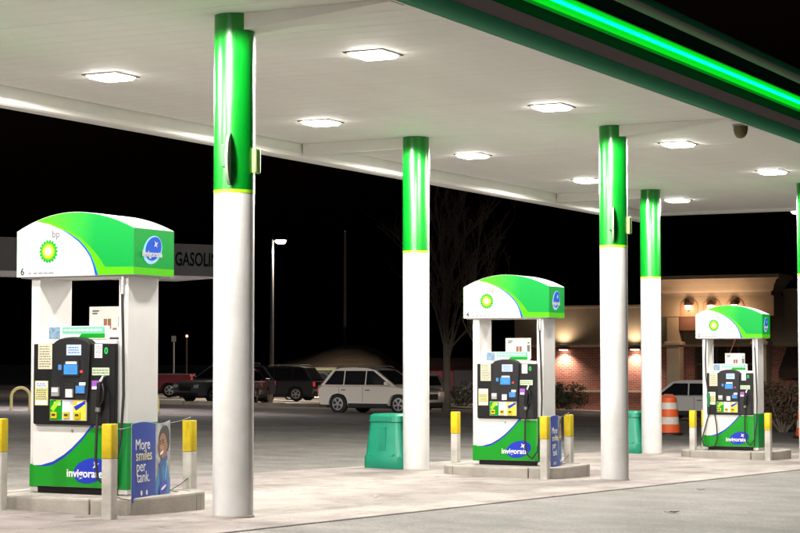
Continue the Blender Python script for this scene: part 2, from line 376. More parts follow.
# ------------------------------------------------------------------ fuel pump
def invig_logo(parent, cx, cz, wd, y, rot=(R(90),0,0), lit=False, loc3=None):
    pass
def make_pump():
    p = empty('fuel_pump')
    # uprights (side panels from plinth to valance)
    for s in (-1, 1):
        x0, x1 = (.475, .585) if s > 0 else (-.585, -.475)
        u = MB().box(x0, x1, -.25, .25, .0, 2.075).build('upright', WHITE, p, bevel=.012)
        h = .68 if s > 0 else .27
        MB().box(x0-.004 if s < 0 else x0+.002, x1+.004 if s > 0 else x1-.002, -.254, .254, .05, h).build('skirt', SGREEN if s > 0 else PGREEN, u, bevel=.003, seg=1)
    cab = MB().box(-.474, .474, -.285, .285, .062, 1.47).build('cabinet', WHITE, p, bevel=.01)
    MB().box(-.47, .47, -.27, .27, 0, .06).build('plinth', BLACK, p)
    # lower door with the green sweep
    dr = MB().box(-.50, .50, -.312, -.287, .065, .665).build('lower_door', WHITE, p, bevel=.004, seg=1)
    cv = lerpf([(-.5,.262),(-.40,.262),(-.25,.300),(-.12,.368),(-.02,.437),(.10,.54),(.20,.645),(.215,.663),(.5,.663)])
    xs = lin(-.5, .5, 50)
    MB().strip(xs, lambda x: .067, lambda x: cv(x)-.028*min(1, max(0, (x+.46)*6)), -.3155, -.3125).build('green_sweep', PGREEN, dr)
    MB().strip(lin(-.455, .24, 40), lambda x: cv(x)-.027*min(1, max(0, (x+.46)*6)), lambda x: min(.663, cv(x)+.002), -.3150, -.3126).build('blue_line', PBLUE, dr)
    MB().prism(ellipse(.20, .225, .205, .115, 36, .22), -.3185, -.3158, 'y').build('logo_oval', PBLUE, dr)
    MB().prism([(.27+.045*(1 if i % 2 == 0 else .35)*math.cos(i*math.pi/4+.6), .275+.045*(1 if i % 2 == 0 else .35)*math.sin(i*math.pi/4+.6)) for i in range(8)], -.3205, -.3188, 'y').build('logo_star', PWHITE, dr)
    text('logo_lettering', 'invigorate', .108, PWHITE, dr, (.135, -.3200, .195), bold=.002, sx=1.0)
    MB().lathe([(.012,-.004),(.012,.004)], 12).build('lock', STEEL, dr, loc=(-.02,-.316,.60)).rotation_euler = (R(90),0,0)
    # console
    Z = lambda zy: .66 + (525 - zy) / 430 * .77
    X = lambda zx: (zx - 30) / 445 * .97 - .47
    out = [(X(30),.665),(X(40),.655),(X(470),.655),(X(476),.665),(X(476),1.43),(X(352),1.435)]
    out += [(X(250+102*math.cos(a)), 1.435+.062*math.sin(a)) for a in lin(.15, math.pi-.15, 10)] + [(X(148),1.435),(X(30),1.43)]
    con = MB().prism(out, -.350, -.288, 'y').build('console', BLACK, p, bevel=.008)
    arch = [(X(136),Z(390)),(X(340),Z(390)),(X(352),Z(100))] + [(X(250+98*math.cos(a)), 1.43+.058*math.sin(a)) for a in lin(.2, math.pi-.2, 8)] + [(X(150),Z(100))]
    hd = MB().prism(arch, -.378, -.351, 'y').build('console_head', mat('console_grey', (.012,.012,.014), .42, spec=.4, var=.15, vscale=10), con, bevel=.007)
    def pl(name, x0, y0, x1, y1, m, y=-.3515, th=.003, par=con): return MB().box(X(x0), X(x1), y-th, y, Z(y1), Z(y0)).build(name, m, par)
    SCR = mat('screen_pale', (.30,.38,.55), .2, emis=.16, ecol=(.55,.70,1))
    SCB = mat('screen_blue', (.03,.16,.5), .2, emis=.15, ecol=(.06,.34,.95))
    pl('sticker', 57, 95, 135, 230, CREAM); pl('sticker', 41, 293, 114, 425, mat('sticker_yellow', (.62,.60,.25), .5, var=.3, vscale=40))
    pl('sticker', 46, 297, 110, 330, PWHITE, y=-.355); pl('sticker', 46, 400, 110, 420, PWHITE, y=-.355)
    def lines(par, x0, y0, x1, y1, n, y, m=VDARK):
        b_ = MB(); rr = random.Random(int(x0*7+y0))
        for k in range(n):
            zy = y0 + (y1-y0)*(k+.3)/n; zz = y0 + (y1-y0)*(k+.75)/n; q = x0
            while q < x1-6:
                e_ = min(x1, q + rr.uniform(5, 18)); b_.box(X(q), X(e_), y-.0008, y, Z(zz), Z(zy)); q = e_ + 3
        b_.build('sticker_print', m, par)
    INK = mat('print_ink', (.16,.15,.13), .6); INKB = mat('print_ink_blue', (.05,.10,.30), .6)
    lines(con, 64, 102, 128, 222, 9, -.3546, INK); lines(con, 48, 337, 106, 396, 5, -.3546, INK); lines(con, 50, 303, 106, 326, 2, -.3582, INKB)
    lines(con, 374, 104, 407, 164, 6, -.3546, INK); lines(con, 362, 228, 445, 256, 2, -.3546, INK); lines(con, 235, 108, 296, 148, 3, -.3822, INKB)
    hy = -.379
    pl('price_screen', 225, 100, 305, 156, SCR, hy)
    b = pl('screen_bezel', 200, 182, 298, 268, BLACK2, hy, .008); pl('card_screen', 214, 206, 288, 258, SCB, hy-.0085); pl('screen_banner', 224, 190, 284, 203, PWHITE, hy-.0085)
    pl('screen_text', 235, 214, 272, 246, PLBLUE, hy-.0125, .001)
    pl('key_label', 180, 206, 198, 234, PLBLUE, hy); pl('key_label', 300, 236, 315, 250, mat('red_label', (.6,.05,.04), .5), hy)
    pl('card_slot', 148, 326, 188, 374, mat('slot_grey', (.30,.30,.31), .4), hy, .02); pl('slot_light', 152, 332, 184, 352, PWHITE, hy-.021)
    pl('receipt_recess', 214, 302, 270, 385, BLACK2, hy, .004)
    pl('keypad', 228, 336, 264, 380, mat('keypad_silver', (.62,.62,.64), .35), hy-.004, .02)
    pl('contactless_pad', 280, 318, 328, 358, PLBLUE, hy, .012); pl('pad_tip', 296, 300, 330, 316, PWHITE, hy)
    # grade buttons
    gb = pl('grade_panel', 128, 393, 330, 504, mat('grade_backing', (.55,.60,.55), .4), -.3515, .010)
    for (x0, x1, m) in ((130,196,PGREEN),(199,256,mat('grade_lavender', (.66,.68,.76), .4)),(259,327,mat('grade_yellow', (.78,.60,.06), .4))):
        g = pl('grade_card', x0, 396, x1, 501, m, -.3618, .004)
        pl('grade_button', x0+8, 458, x0+40, 492, YEL, -.366, .012); pl('button_label', x0+14, 468, x0+34, 480, VDARK, -.3785, .001)
        pl('grade_text', x0+22, 404, x1-8, 424, PWHITE, -.366, .001)
    MB().prism([(X(262),Z(430)),(X(325),Z(396)),(X(325),Z(414)),(X(275),Z(450))], -.3675, -.3662, 'y').build('blue_flash', PBLUE, con)
    MB().prism([(X(133),Z(440)),(X(165),Z(396)),(X(192),Z(396)),(X(150),Z(456))], -.3675, -.3662, 'y').build('lime_flash', LIME, con)
    # right column
    pl('sticker', 370, 97, 411, 170, PWHITE)
    text('pump_digit', '0', .085, mat('digit_green', (.02,.4,.08), .4, emis=.15), con, (X(432), -.353, Z(134)), bold=.002)
    pl('sticker', 357, 222, 450, 262, mat('sticker_mint', (.50,.66,.44), .5, var=.2, vscale=60))
    pl('sticker', 355, 290, 394, 338, mat('sticker_purple', (.28,.08,.42), .5)); pl('sticker', 358, 322, 386, 336, PWHITE, -.355)
    pl('nozzle_boot', 352, 345, 455, 520, BLACK2, -.3515, .006)
    nz = MB().tube([(.37,-.40,1.06),(.375,-.405,1.0),(.36,-.40,.90),(.345,-.395,.80)], [.03,.034,.03,.024], 10).build('nozzle', BLACK, p, smooth=True)
    MB().tube([(.40,-.40,1.05),(.43,-.42,.99),(.42,-.42,.90),(.37,-.405,.83)], .010, 8).build('lever_guard', BLACK2, nz, smooth=True)
    MB().tube([(.37,-.39,1.07),(.39,-.375,1.12),(.40,-.35,1.13)], [.018,.014,.012], 8).build('spout', STEEL, nz, smooth=True)
    MB().tube([(.352,-.398,.83),(.345,-.396,.79)], .028, 10).build('swivel', STEEL, nz, smooth=True)
    # hose: from the swivel, down, back up along the right upright to the valance
    MB().tube([(.345,-.396,.79),(.345,-.41,.60),(.350,-.43,.35),(.385,-.44,.16),(.46,-.43,.10),(.535,-.40,.20),(.578,-.34,.55),(.575,-.30,.95),(.555,-.285,1.45),(.535,-.275,1.80),(.53,-.27,1.90)], .0135, 8).build('hose', RUB, p, smooth=True)
    MB().tube([(.53,-.27,1.90),(.53,-.265,2.0),(.53,-.26,2.07)], .024, 8).build('hose_breakaway', STEEL, p, smooth=True)
    # toppers
    ts = MB().box(-.34, .37, -.285, -.245, 1.475, 1.60).build('topper_sign', PWHITE, p, bevel=.005)
    MB().box(-.335, -.20, -.288, -.2858, 1.482, 1.594).build('topper_picture', mat('print_bluegrey', (.18,.30,.42), .5, var=.6, vscale=30), ts)
    MB().box(-.17, .34, -.288, -.2858, 1.53, 1.592).build('topper_green', mat('topper_green', (.10,.50,.28), .5), ts)
    MB().prism([(.02,1.487),(.34,1.487),(.34,1.527),(.06,1.527)], -.288, -.2858, 'y').build('topper_flag', PGREEN, ts)
    for k in range(9): MB().box(-.15+k*.052, -.11+k*.052, -.290, -.2885, 1.552, 1.572).build('topper_mark', PWHITE, ts)
    mb = MB().box(-.22, .20, .20, .225, 1.50, 1.80).build('menu_board', mat('board_white', (.70,.70,.66), .5, var=.08, vscale=20), p, bevel=.004)
    for (x0, x1, z0, z1, c) in ((-.18,-.10,1.75,1.765,(.1,.1,.1)),(-.18,-.12,1.725,1.74,(.1,.1,.1)),(-.18,-.09,1.56,1.60,(.55,.25,.15)),(-.04,.0,1.58,1.68,(.28,.12,.06)),(.01,.05,1.58,1.68,(.28,.12,.06)),(.07,.12,1.57,1.59,(.3,.15,.1)),(.14,.19,1.60,1.70,(.15,.15,.16)),(.15,.18,1.72,1.74,(.1,.1,.1))):
        MB().box(x0, x1, .197, .1995, z0, z1).build('board_picture', mat('board_%d' % int(c[0]*100+c[1]*10), c, .6), mb)
    MB().box(-.01, .01, .20, .22, 1.46, 1.50).build('board_foot', STEEL, mb)
    # back of the pump
    MB().prism([(-x, z) for x, z in out][::-1], .288, .345, 'y').build('rear_console', BLACK, p, bevel=.008)
    MB().box(-.50, .50, .287, .312, .065, .65).build('rear_door', WHITE, p, bevel=.004, seg=1)
    # ---- valance: arched box
    VB, HW, SH, AP = 2.08, .705, .445, .615
    def top(x): return VB + SH + (AP-SH) * (1 - ((x+.02)/ (HW+.02 if x > -.02 else HW-.02))**2)
    xs = lin(-HW, HW, 36)
    va = MB().strip(xs, lambda x: VB, top, -.33, .33).build('valance', VWHITE, p)
    tf = lambda x: top(x) - .004
    wc = lerpf([(-.47,top(-.47)-VB),(-.40,.527),(-.30,.505),(-.167,.456),(-.05,.395),(.06,.322),(.14,.245),(.195,.173),(.23,.09),(.252,.004)])   # edge of the white field
    bc = lerpf([(-.16,.456),(-.05,.407),(.06,.343),(.14,.272),(.205,.19),(.25,.10),(.288,.004)])
    lc = lerpf([(-.47,top(-.47)-VB),(-.30,.53),(-.19,.490),(-.025,.42),(.09,.355),(.178,.285),(.26,.21),(.327,.135),(.37,.078),(.705,.072)])
    lo_w = lambda x: VB + (wc(x) if x < .252 else .004)
    yF = -.3335
    MB().strip(lin(-.16, .288, 40), lo_w, lambda x: VB + max(.004, min(bc(x), 9)), yF, -.3302).build('blue_edge', VBLUE, va)
    MB().strip(lin(-.47, -.16, 20) , lo_w, lambda x: min(VB + max(lc(x), wc(x)), tf(x)), yF, -.3302).build('lime_edge', VLIME, va)
    MB().strip(lin(-.16, HW, 60), lambda x: VB + (max(bc(x), .004) if x < .288 else .004), lambda x: min(VB + lc(x), tf(x)), yF, -.3302).build('lime_edge', VLIME, va)
    MB().strip(lin(-.47, HW, 60), lambda x: min(VB + max(lc(x), 0), tf(x)), tf, yF, -.3302).build('green_field', VGRAD, va)
    # sunflower emblem
    cx, cz = -.314, VB+.243
    def star(r0, r1, n, rot=0): return [(cx + (r0 if i % 2 == 0 else r1)*math.cos(i*math.pi/n+rot), cz + (r0 if i % 2 == 0 else r1)*math.sin(i*math.pi/n+rot)) for i in range(2*n)]
    MB().prism(star(.118, .094, 18), -.3335, -.3302, 'y').build('emblem_green', VGREEN, va)
    MB().prism(star(.096, .076, 18, .17), -.3350, -.3336, 'y').build('emblem_lime', VLIME, va)
    MB().prism(star(.074, .056, 18), -.3365, -.3351, 'y').build('emblem_yellow', VYEL, va)
    MB().prism(star(.046, .036, 18, .17), -.3380, -.3366, 'y').build('emblem_centre', VSUN, va)
    text('bp_lettering', 'bp', .10, VGREY, va, (-.225, -.3322, VB+.408), ext=.001)
    for k, wd in enumerate((.03,.045,.05,.05,.06)):
        MB().box(-.56+k*.062, -.56+k*.062+wd, -.3318, -.3302, VB+.030, VB+.040).build('small_print', VGREY, va)
    # side logo and lime skirt on both ends
    for s in (1, -1):
        x0 = s * (HW + .0003); x1 = s * (HW + .0035)
        MB().box(min(x0,x1), max(x0,x1), -.329, .329, VB+.074, VB+SH-.004).build('side_green', VGREEN, va)
        MB().box(min(x0,x1), max(x0,x1), -.329, .329, VB+.003, VB+.072).build('side_lime', VLIME, va)
        y_c = -.03
        MB().prism(ellipse(y_c, VB+.245, .165, .125, 32, .55*s), min(x1, x1+s*.002), max(x1, x1+s*.002), 'x').build('side_oval_rim', VLB, va)
        MB().prism(ellipse(y_c+.012*s, VB+.258, .14, .105, 32, .55*s), min(x1+s*.0022, x1+s*.004), max(x1+s*.0022, x1+s*.004), 'x').build('side_oval', VBLUE, va)
        MB().prism([(y_c+s*.05+.04*(1 if i % 2 == 0 else .35)*math.cos(i*math.pi/4+.6), VB+.30+.04*(1 if i % 2 == 0 else .35)*math.sin(i*math.pi/4+.6)) for i in range(8)], min(x1+s*.0042, x1+s*.006), max(x1+s*.0042, x1+s*.006), 'x').build('side_star', VWHITE, va)
        text('side_lettering', 'invigorate', .082, VWHITE, va, (x1+s*.0052, y_c-.01, VB+.205), rot=(R(90),0,R(90)*s), bold=.0025, ext=.001)
    MB().box(-HW+.03, HW-.03, -.30, .30, VB-.012, VB-.001).build('valance_base', mat('valance_under', (.35,.34,.32), .5), va)
    return p, va
pump0, va0 = make_pump()
PUMPS = [('6', -.25, 0.0), ('4', -.14, 9.6), ('2', -.06, 19.2)]
def island_z(x, y): return gz(x, y) + .155
pumps = []
trees = [pump0, copy_tree(pump0), copy_tree(pump0)]
for i, (num, x, y) in enumerate(PUMPS):
    o = trees[i]
    o.location = (x, y, island_z(x, y)); pumps.append(o); o.scale = (.985,1,1) if i == 0 else (.93,.82,.985) if i == 1 else (.90,.72,.985)
    va = [c for c in o.children if c.name.startswith('valance')][0]
    text('pump_number', num, .098, VDARK, va, (-.635, -.3325, 2.08+.050), bold=.001, ext=.001)
tag(pumps[0], 'fuel pump numbered 6 with white and green lit arched top, beside the far GASOLINE sign', 'fuel pump', 'green and white fuel pumps')
tag(pumps[1], 'fuel pump numbered 4 with white and green lit arched top, middle of the three pumps', 'fuel pump', 'green and white fuel pumps')
tag(pumps[2], 'fuel pump numbered 2 with a hose looped under its left side, before the store entrance', 'fuel pump', 'green and white fuel pumps')
# second hose and nozzle of pump 2
p2 = pumps[2]
MB().tube([(-.50,-.27,2.06),(-.515,-.285,1.7),(-.50,-.30,1.35),(-.44,-.385,1.08),(-.43,-.40,.95)], .0135, 8).build('hose', RUB, p2, smooth=True)
nz = MB().tube([(-.43,-.385,1.06),(-.43,-.39,1.0),(-.425,-.385,.90),(-.42,-.38,.80)], [.03,.034,.03,.024], 10).build('nozzle', mat('nozzle_green', (.01,.16,.06), .4), p2, smooth=True)
MB().tube([(-.42,-.38,.80),(-.43,-.40,.62),(-.50,-.44,.36),(-.55,-.46,.20),(-.52,-.47,.10),(-.40,-.47,.055),(-.28,-.46,.07),(-.23,-.44,.20),(-.25,-.41,.45),(-.30,-.37,.66)], .0135, 8).build('hose', RUB, p2, smooth=True)
# ------------------------------------------------------------------ islands
def rsq(hx, hy, r, n=8):
    pts = []
    for cx, cy, a0 in ((hx-r,hy-r,0),(-hx+r,hy-r,90),(-hx+r,-hy+r,180),(hx-r,-hy+r,270)):
        for k in range(n+1): a = R(a0 + 90*k/n); pts.append((cx+r*math.cos(a), cy+r*math.sin(a)))
    return pts
GAPM = mat('joint_dark', (.10,.09,.08), .9)
for (num, x, y), extra in zip(PUMPS, ('with the smiling poster beside it', 'between two round columns', 'by the orange barrel')):
    t = tag(empty('pump_island', (x+.06, y-.03, gz(x, y))), 'low rounded concrete kerb island %s, under pump %s' % (extra, num), 'kerb island')
    outer = rsq(.90, .84, .45); inner = rsq(.76, .70, .33); n = len(outer)
    MB().prism(inner, -.1, .150, 'z').build('island_top', CONC, t)
    # the kerb ring in segments with open joints
    segs = 8; per = n // segs
    for s in range(segs):
        ids = [(s*per + k) % n for k in range(per+1)] if s < segs-1 else [(s*per + k) % n for k in range(n - s*per + 1)]
        O = [Vector((*outer[i], 0)) for i in ids]; I = [Vector((*inner[i], 0)) for i in ids]
        def shr(L):
            L = L[:]; d = (L[1]-L[0]); L[0] = L[0] + d.normalized()*min(.006, d.length*.3); d = (L[-2]-L[-1]); L[-1] = L[-1] + d.normalized()*min(.006, d.length*.3); return L
        O = shr(O); I = shr(I)
        poly = [(p.x, p.y) for p in O] + [(p.x, p.y) for p in reversed(I)]
        MB().prism(poly, -.1, .160, 'z').build('kerb_stone', KERBC, t, bevel=.02)
# ------------------------------------------------------------------ bollards
def bollard(x, y, label, h=.86):
    t = tag(empty('bollard', (x, y, gz(x, y))), label, 'bollard', 'yellow topped bollards round the pumps')
    sq = rsq(.054, .054, .015, 4)
    a = random.uniform(-.06, .06); t.rotation_euler = (random.uniform(-.008,.008), random.uniform(-.008,.008), a)
    MB().prism(sq, -.05, h-.31+.0, 'z').build('post', BOLW, t, smooth=True)
    MB().prism([(q*1.03, r*1.03) for q, r in sq], h-.308, h, 'z').build('yellow_sleeve', YEL, t, bevel=.012, smooth=True)
    return t
B6a = (PUMPS[0][1]+1.03, -1.14); B6b = (PUMPS[0][1]+.58, .80)
bollard(*B6a, 'bollard at the text edge of the blue smiling poster, pump 6')
bollard(*B6b, 'bollard beyond the portrait edge of the smiling poster, pump 6')
bollard(-.58, -1.0, 'bollard standing alone on the cream sticker side of pump 6')
B4a = (-.10+.80, 9.6-.85); B4b = (-.10+.46, 9.6+.80)
bollard(*B4a, 'bollard in front of the edge-on poster at pump 4')
bollard(*B4b, 'bollard behind the edge-on poster at pump 4')
bollard(-1.08, 9.65, 'bollard between the green service bin and pump 4')
bollard(.83, 18.45, 'bollard on the nozzle side of pump 2')
bollard(-.60, 18.5, 'foremost of two bollards on the looped hose side of pump 2')
bollard(-.83, 19.85, 'rearmost of two bollards on the looped hose side of pump 2')
# ------------------------------------------------------------------ posters tied between bollards
def poster(a, b, f0, f1, label):
    A = Vector((*a, 0)); B = Vector((*b, 0)); d = (B-A).normalized(); L = (B-A).length
    o = A + d*f0*L; wd = (f1-f0)*L; z0 = gz(o.x, o.y) + .12
    t = tag(empty('poster_banner', (o.x, o.y, z0)), label, 'poster', 'posters tied between bollards')
    t.rotation_euler = (0, 0, math.atan2(d.y, d.x))
    H = .73
    bow = lambda x: -.022*math.sin(math.pi*x/wd)
    zb = lambda x: .015*math.sin(x*7)
    def patch(name, poly_lo, poly_hi, xs, m, off, parent=t):
        bm = MB(); th = .0022
        for p, q in zip(xs, xs[1:]):
            y0, y1 = bow(p)-off, bow(q)-off
            bm.add([(p,y0,poly_lo(p)),(q,y1,poly_lo(q)),(q,y1,poly_hi(q)),(p,y0,poly_hi(p)),(p,y0+th,poly_lo(p)),(q,y1+th,poly_lo(q)),(q,y1+th,poly_hi(q)),(p,y0+th,poly_hi(p))],
                   [(0,1,2,3),(7,6,5,4),(0,4,5,1),(3,2,6,7),(0,3,7,4),(1,5,6,2)])
        return bm.build(name, m, parent)
    sh = patch('sheet', lambda x: zb(x), lambda x: H + zb(x), lin(0, wd, 16), mat('banner_backing', (.55,.56,.58), .5), 0)
    c = wd*.55
    patch('blue_field', lambda x: .004+zb(x), lambda x: H-.004+zb(x), lin(.004, c, 10), mat('poster_blue', (.022,.06,.36), .4), .003, sh)
    patch('photo_field', lambda x: .004+zb(x), lambda x: H-.004+zb(x), lin(c, wd-.004, 10), mat('poster_photo', (.40,.40,.41), .5, var=.55, vscale=9), .003, sh)
    cx = wd*.775
    def blob(name, x, z, rx, rz, m, off, a=0):
        pts = ellipse(x, z, rx, rz, 20, a); lo = {}; 
        bm = MB(); vs = [(p, bow(p)-off, q) for p, q in pts]+[(p, bow(p)-off+.0018, q) for p, q in pts]; n = len(pts)
        bm.add(vs, [tuple(range(n)), tuple(range(2*n-1,n-1,-1))]+[(i,i+n,(i+1)%n+n,(i+1)%n) for i in range(n)]); return bm.build(name, m, sh)
    SK = mat('poster_skin', (.30,.15,.085), .5, var=.15, vscale=14); HR = mat('poster_hair', (.03,.022,.02), .6); JK = mat('poster_jacket', (.06,.22,.50), .5, var=.3, vscale=12)
    g = wd/.75
    xs_ = lin(c+.004, wd-.006, 14)
    patch('printed_jacket', lambda x: .006+zb(x), lambda x: .10 + .245*math.exp(-((x-cx)/(wd*.20))**4), xs_, JK, .0055, sh)
    blob('printed_jacket', cx-.05*g, .20, .03*g, .13, mat('poster_jacket_dark', (.03,.12,.30), .5), .0075, .15)
    blob('printed_hair', cx+.018*g, .575, .125*g, .118, HR, .0068, .15)
    blob('printed_hair', cx+.055*g, .535, .085*g, .10, HR, .0070)
    blob('printed_neck', cx+.01*g, .40, .065*g, .08, mat('poster_skin_dark', (.20,.10,.06), .5), .0080)
    blob('printed_face', cx-.022*g, .50, .092*g, .122, SK, .0092, .18)
    blob('printed_ear', cx+.066*g, .495, .020*g, .032, SK, .0094)
    blob('printed_nose', cx-.078*g, .495, .018*g, .028, mat('poster_skin_light', (.42,.23,.14), .5), .0112, .2)
    blob('printed_cheek', cx-.035*g, .475, .030*g, .026, MATS['poster_skin_light'], .0112)
    blob('printed_smile', cx-.052*g, .437, .040*g, .013, PWHITE, .0116, .28)
    for dx, dz in ((-.085,.535),(-.02,.545)):
        blob('printed_eye', cx+dx*g, dz-.014, .014*g, .007, HR, .0112); blob('printed_brow', cx+dx*g, dz+.010, .022*g, .006, HR, .0112, .1)
    blob('printed_collar', cx-.01*g, .352, .10*g, .035, mat('poster_collar', (.03,.11,.30), .5), .0104, .3)
    blob('printed_highlight', cx+.05*g, .25, .02*g, .09, mat('poster_jacket_light', (.12,.34,.62), .5), .0085, -.3)
    blob('printed_badge', cx-.01, .105, .10*g, .062, PBLUE, .0105, .25)
    blob('printed_badge_mark', cx-.01, .105, .06*g, .012, PWHITE, .0130, .25)
    TX = mat('poster_cream', (.85,.80,.45), .5)
    for k, (s, m) in enumerate((('More', PWHITE), ('smiles', TX), ('per', PWHITE), ('tank.', PWHITE))):
        x = c*.12 + k*.012
        o_ = text('poster_lettering', s, .145*min(1, wd/.85), m, sh, (x, 0, .53-.100*k), align='LEFT', bold=0, ext=.0008)
        bm_ = bmesh.new(); bm_.from_mesh(o_.data); bmesh.ops.triangulate(bm_, faces=bm_.faces)
        for v in bm_.verts: v.co.z += .0068 - bow(x + v.co.x)
        bm_.to_mesh(o_.data); bm_.free()
    for k in range(2): blob('printed_mark', c*(.38+.22*k), .085, .018, .024, PWHITE, .0065)
    # ties
    def tie(p, q, r=.005): MB().tube([p, ((p[0]+q[0])/2, (p[1]+q[1])/2, (p[2]+q[2])/2-.01), q], r, 6).build('tie', RUB, t, smooth=True)
    tie((-f0*L, .0, H-.03), (.01, 0, H-.03)); tie((-f0*L, .0, .12), (.01, 0, .03)); tie((wd-.01, 0, H-.02), ((1-f0)*L, 0, H+.02)); tie((wd-.01, 0, .06), ((1-f0)*L, 0, .16)); tie((wd-.01, 0, .06), ((1-f0)*L, 0, .02))
poster(B6a, B6b, .25, .73, 'blue poster with a smiling person reading More smiles per tank')
poster(B4a, B4b, .22, .66, 'poster seen almost edge-on tied between the bollards of pump 4')
# ------------------------------------------------------------------ service bins
BIN = mat('bin_green', (.006,.22,.13), .42, var=.12, vscale=4)
BIND = mat('bin_dark', (.008,.20,.13), .45)
def bin_(x, y, label):
    t = tag(empty('service_bin', (x, y, gz(x, y)+.012)), label, 'bin', 'green bins against the canopy columns')
    def ring(h, z, r): return [(px, py, z) for px, py in rsq(h, h, r, 4)]
    def loft(rings, name, m, par, sm=True):
        b = MB(); n = len(rings[0]); vs = [v for q in rings for v in q]
        b.add(vs, [(i*n+k, i*n+(k+1)%n, (i+1)*n+(k+1)%n, (i+1)*n+k) for i in range(len(rings)-1) for k in range(n)]+[tuple(range(n-1,-1,-1)), tuple(range((len(rings)-1)*n, len(rings)*n))])
        return b.build(name, m, par, smooth=sm)
    body = loft([ring(.305,.0,.07), ring(.315,.03,.08), ring(.312,.18,.08), ring(.298,.20,.08), ring(.25,.665,.07)], 'body', BIN, t)
    loft([ring(.245,.666,.06), ring(.245,.678,.06)], 'lid_gap', BIND, t)
    loft([ring(.262,.679,.07), ring(.252,.76,.07), ring(.22,.79,.07)], 'lid', BIN, t)
    for s in (-1, 1):
        MB().prism([(-.20,.20),(-.13,.165),(.13,.165),(.20,.20),(.20,.215),(.13,.18),(-.13,.18),(-.20,.215)], s*.30-.012, s*.30+.018, 'y').build('rib', BIN, body)
        MB().prism([(-.06,.22),(.06,.22),(.05,.60),(-.05,.60)], s*.262-.03, s*.262+.018, 'y').build('moulded_panel', BIN, body)
    MB().box(-.13,.13,-.266,-.258,.69,.745).build('slot', BIND, t)
bin_(-2.10, 9.62, 'green plastic service bin beside the column between pump 6 and pump 4')
bin_(-2.12, 19.25, 'green plastic service bin mostly hidden behind the column of pump 2')

# ------------------------------------------------------------------ distant canopy with GASOLINE lettering
CAMP = Vector((11.11,-15.18,0)); HF = Vector((-.4664,.8846,0)); RT = Vector((.8846,.4664,0))
fa = R(61.9)
fc = tag(empty('small_canopy', (-26.78, 28.04, gz(-26.78, 28.04)), fa), 'small distant canopy with grey fascia lettered GASOLINE', 'canopy')
zb = 4.19 - gz(-26.78, 28.04)
GF = mat('grey_fascia', (.72,.69,.69), .5, var=.08, vscale=2)
LN = 9.75
MB().box(0, LN, 0, .12, zb, zb+1.0).build('fascia', GF, fc)
MB().box(0, LN, 3.9, 4.02, zb, zb+1.0).build('fascia', GF, fc)
MB().box(LN-.12, LN-.001, .121, 3.899, zb+.001, zb+.999).build('fascia', GF, fc)
MB().box(0, LN-.13, .122, 3.898, zb+.03, zb+.08).build('soffit', CEIL, fc)
for x in (3.9, 7.55): MB().box(x-.12, x+.12, 1.9, 2.14, -.2, zb+.03).build('post', WHITE, fc)
text('sign_lettering', 'GASOLINE', .60, mat('sign_dark_green', (.012,.04,.028), .5), fc, (7.62, -.004, zb+.50), align='LEFT', bold=.012, ext=.003, sx=.62)
for x in (1.8, 5.0, 8.0):
    o = tag(empty('soffit_lamp', fc.matrix_basis @ Vector((x, 2.0, zb+.03))), 'pale lamp under the small distant canopy, %s the GASOLINE lettering' % {1.8:'far from', 5.0:'beside', 8.0:'behind'}[x], 'lamp', 'lamps under the small canopy')
    o.rotation_euler = (0,0,fa)
    MB().box(-.2,.2,-.2,.2,-.03,.0).build('lens', mat('far_lens', (.9,.9,.9), .4, emis=4, ecol=(1,.95,.95)), o)
    ld = bpy.data.lights.new('lamp', 'AREA'); ld.size = .4; ld.energy = 45; ld.color = (1,.93,.95)
    lo = bpy.data.objects.new('lamp', ld); col.objects.link(lo); lo.parent = o; lo.location = (0,0,-.05)
rs = tag(empty('roof_sign', fc.matrix_basis @ Vector((1.55, 2.0, zb+.09)), fa), 'pale blank sign board standing on the small distant canopy', 'sign')
MB().box(-.95, .95, -.08, .08, .9, 2.55).build('board', mat('sign_grey', (.45,.47,.43), .5, var=.1, vscale=2), rs, bevel=.02)
for x in (-.6, .6): MB().box(x-.05, x+.05, -.05, .05, 0, .9).build('leg', STEEL, rs)
fp = MB().box(-3, 12, -3.2, 6.2, -.1, .012).build('far_concrete_pad', CONC); struct(fp)
fp.data.transform(Matrix.Rotation(fa, 4, 'Z')); fp.data.transform(Matrix.Translation((-26.78, 28.04, 0)))
for v in fp.data.vertices: v.co.z += gz(v.co.x, v.co.y)
for (x, y), lab in (((-25.7,30.4), 'yellow pipe guard hoop standing clear on the far pad'), ((-22.9,33.0), 'yellow pipe guard hoop half hidden by pump 6')):
    h = tag(empty('guard_hoop', (x, y, gz(x, y)), R(27.8)), lab, 'hoop', 'yellow guard hoops')
    MB().tube([(-.28,0,-.05),(-.28,0,.40)] + [(-.28*math.cos(a), 0, .42+.28*math.sin(a)) for a in lin(0, math.pi, 12)] + [(.28,0,.40),(.28,0,-.05)], .045, 10).build('pipe', mat('hoop_yellow', (.80,.70,.30), .5, var=.1, vscale=6), h, smooth=True)
    for s in (-.28,.28): MB().lathe([(.075,0),(.075,.025)], 14, (s,0,.012)).build('foot_plate', STEEL, h)

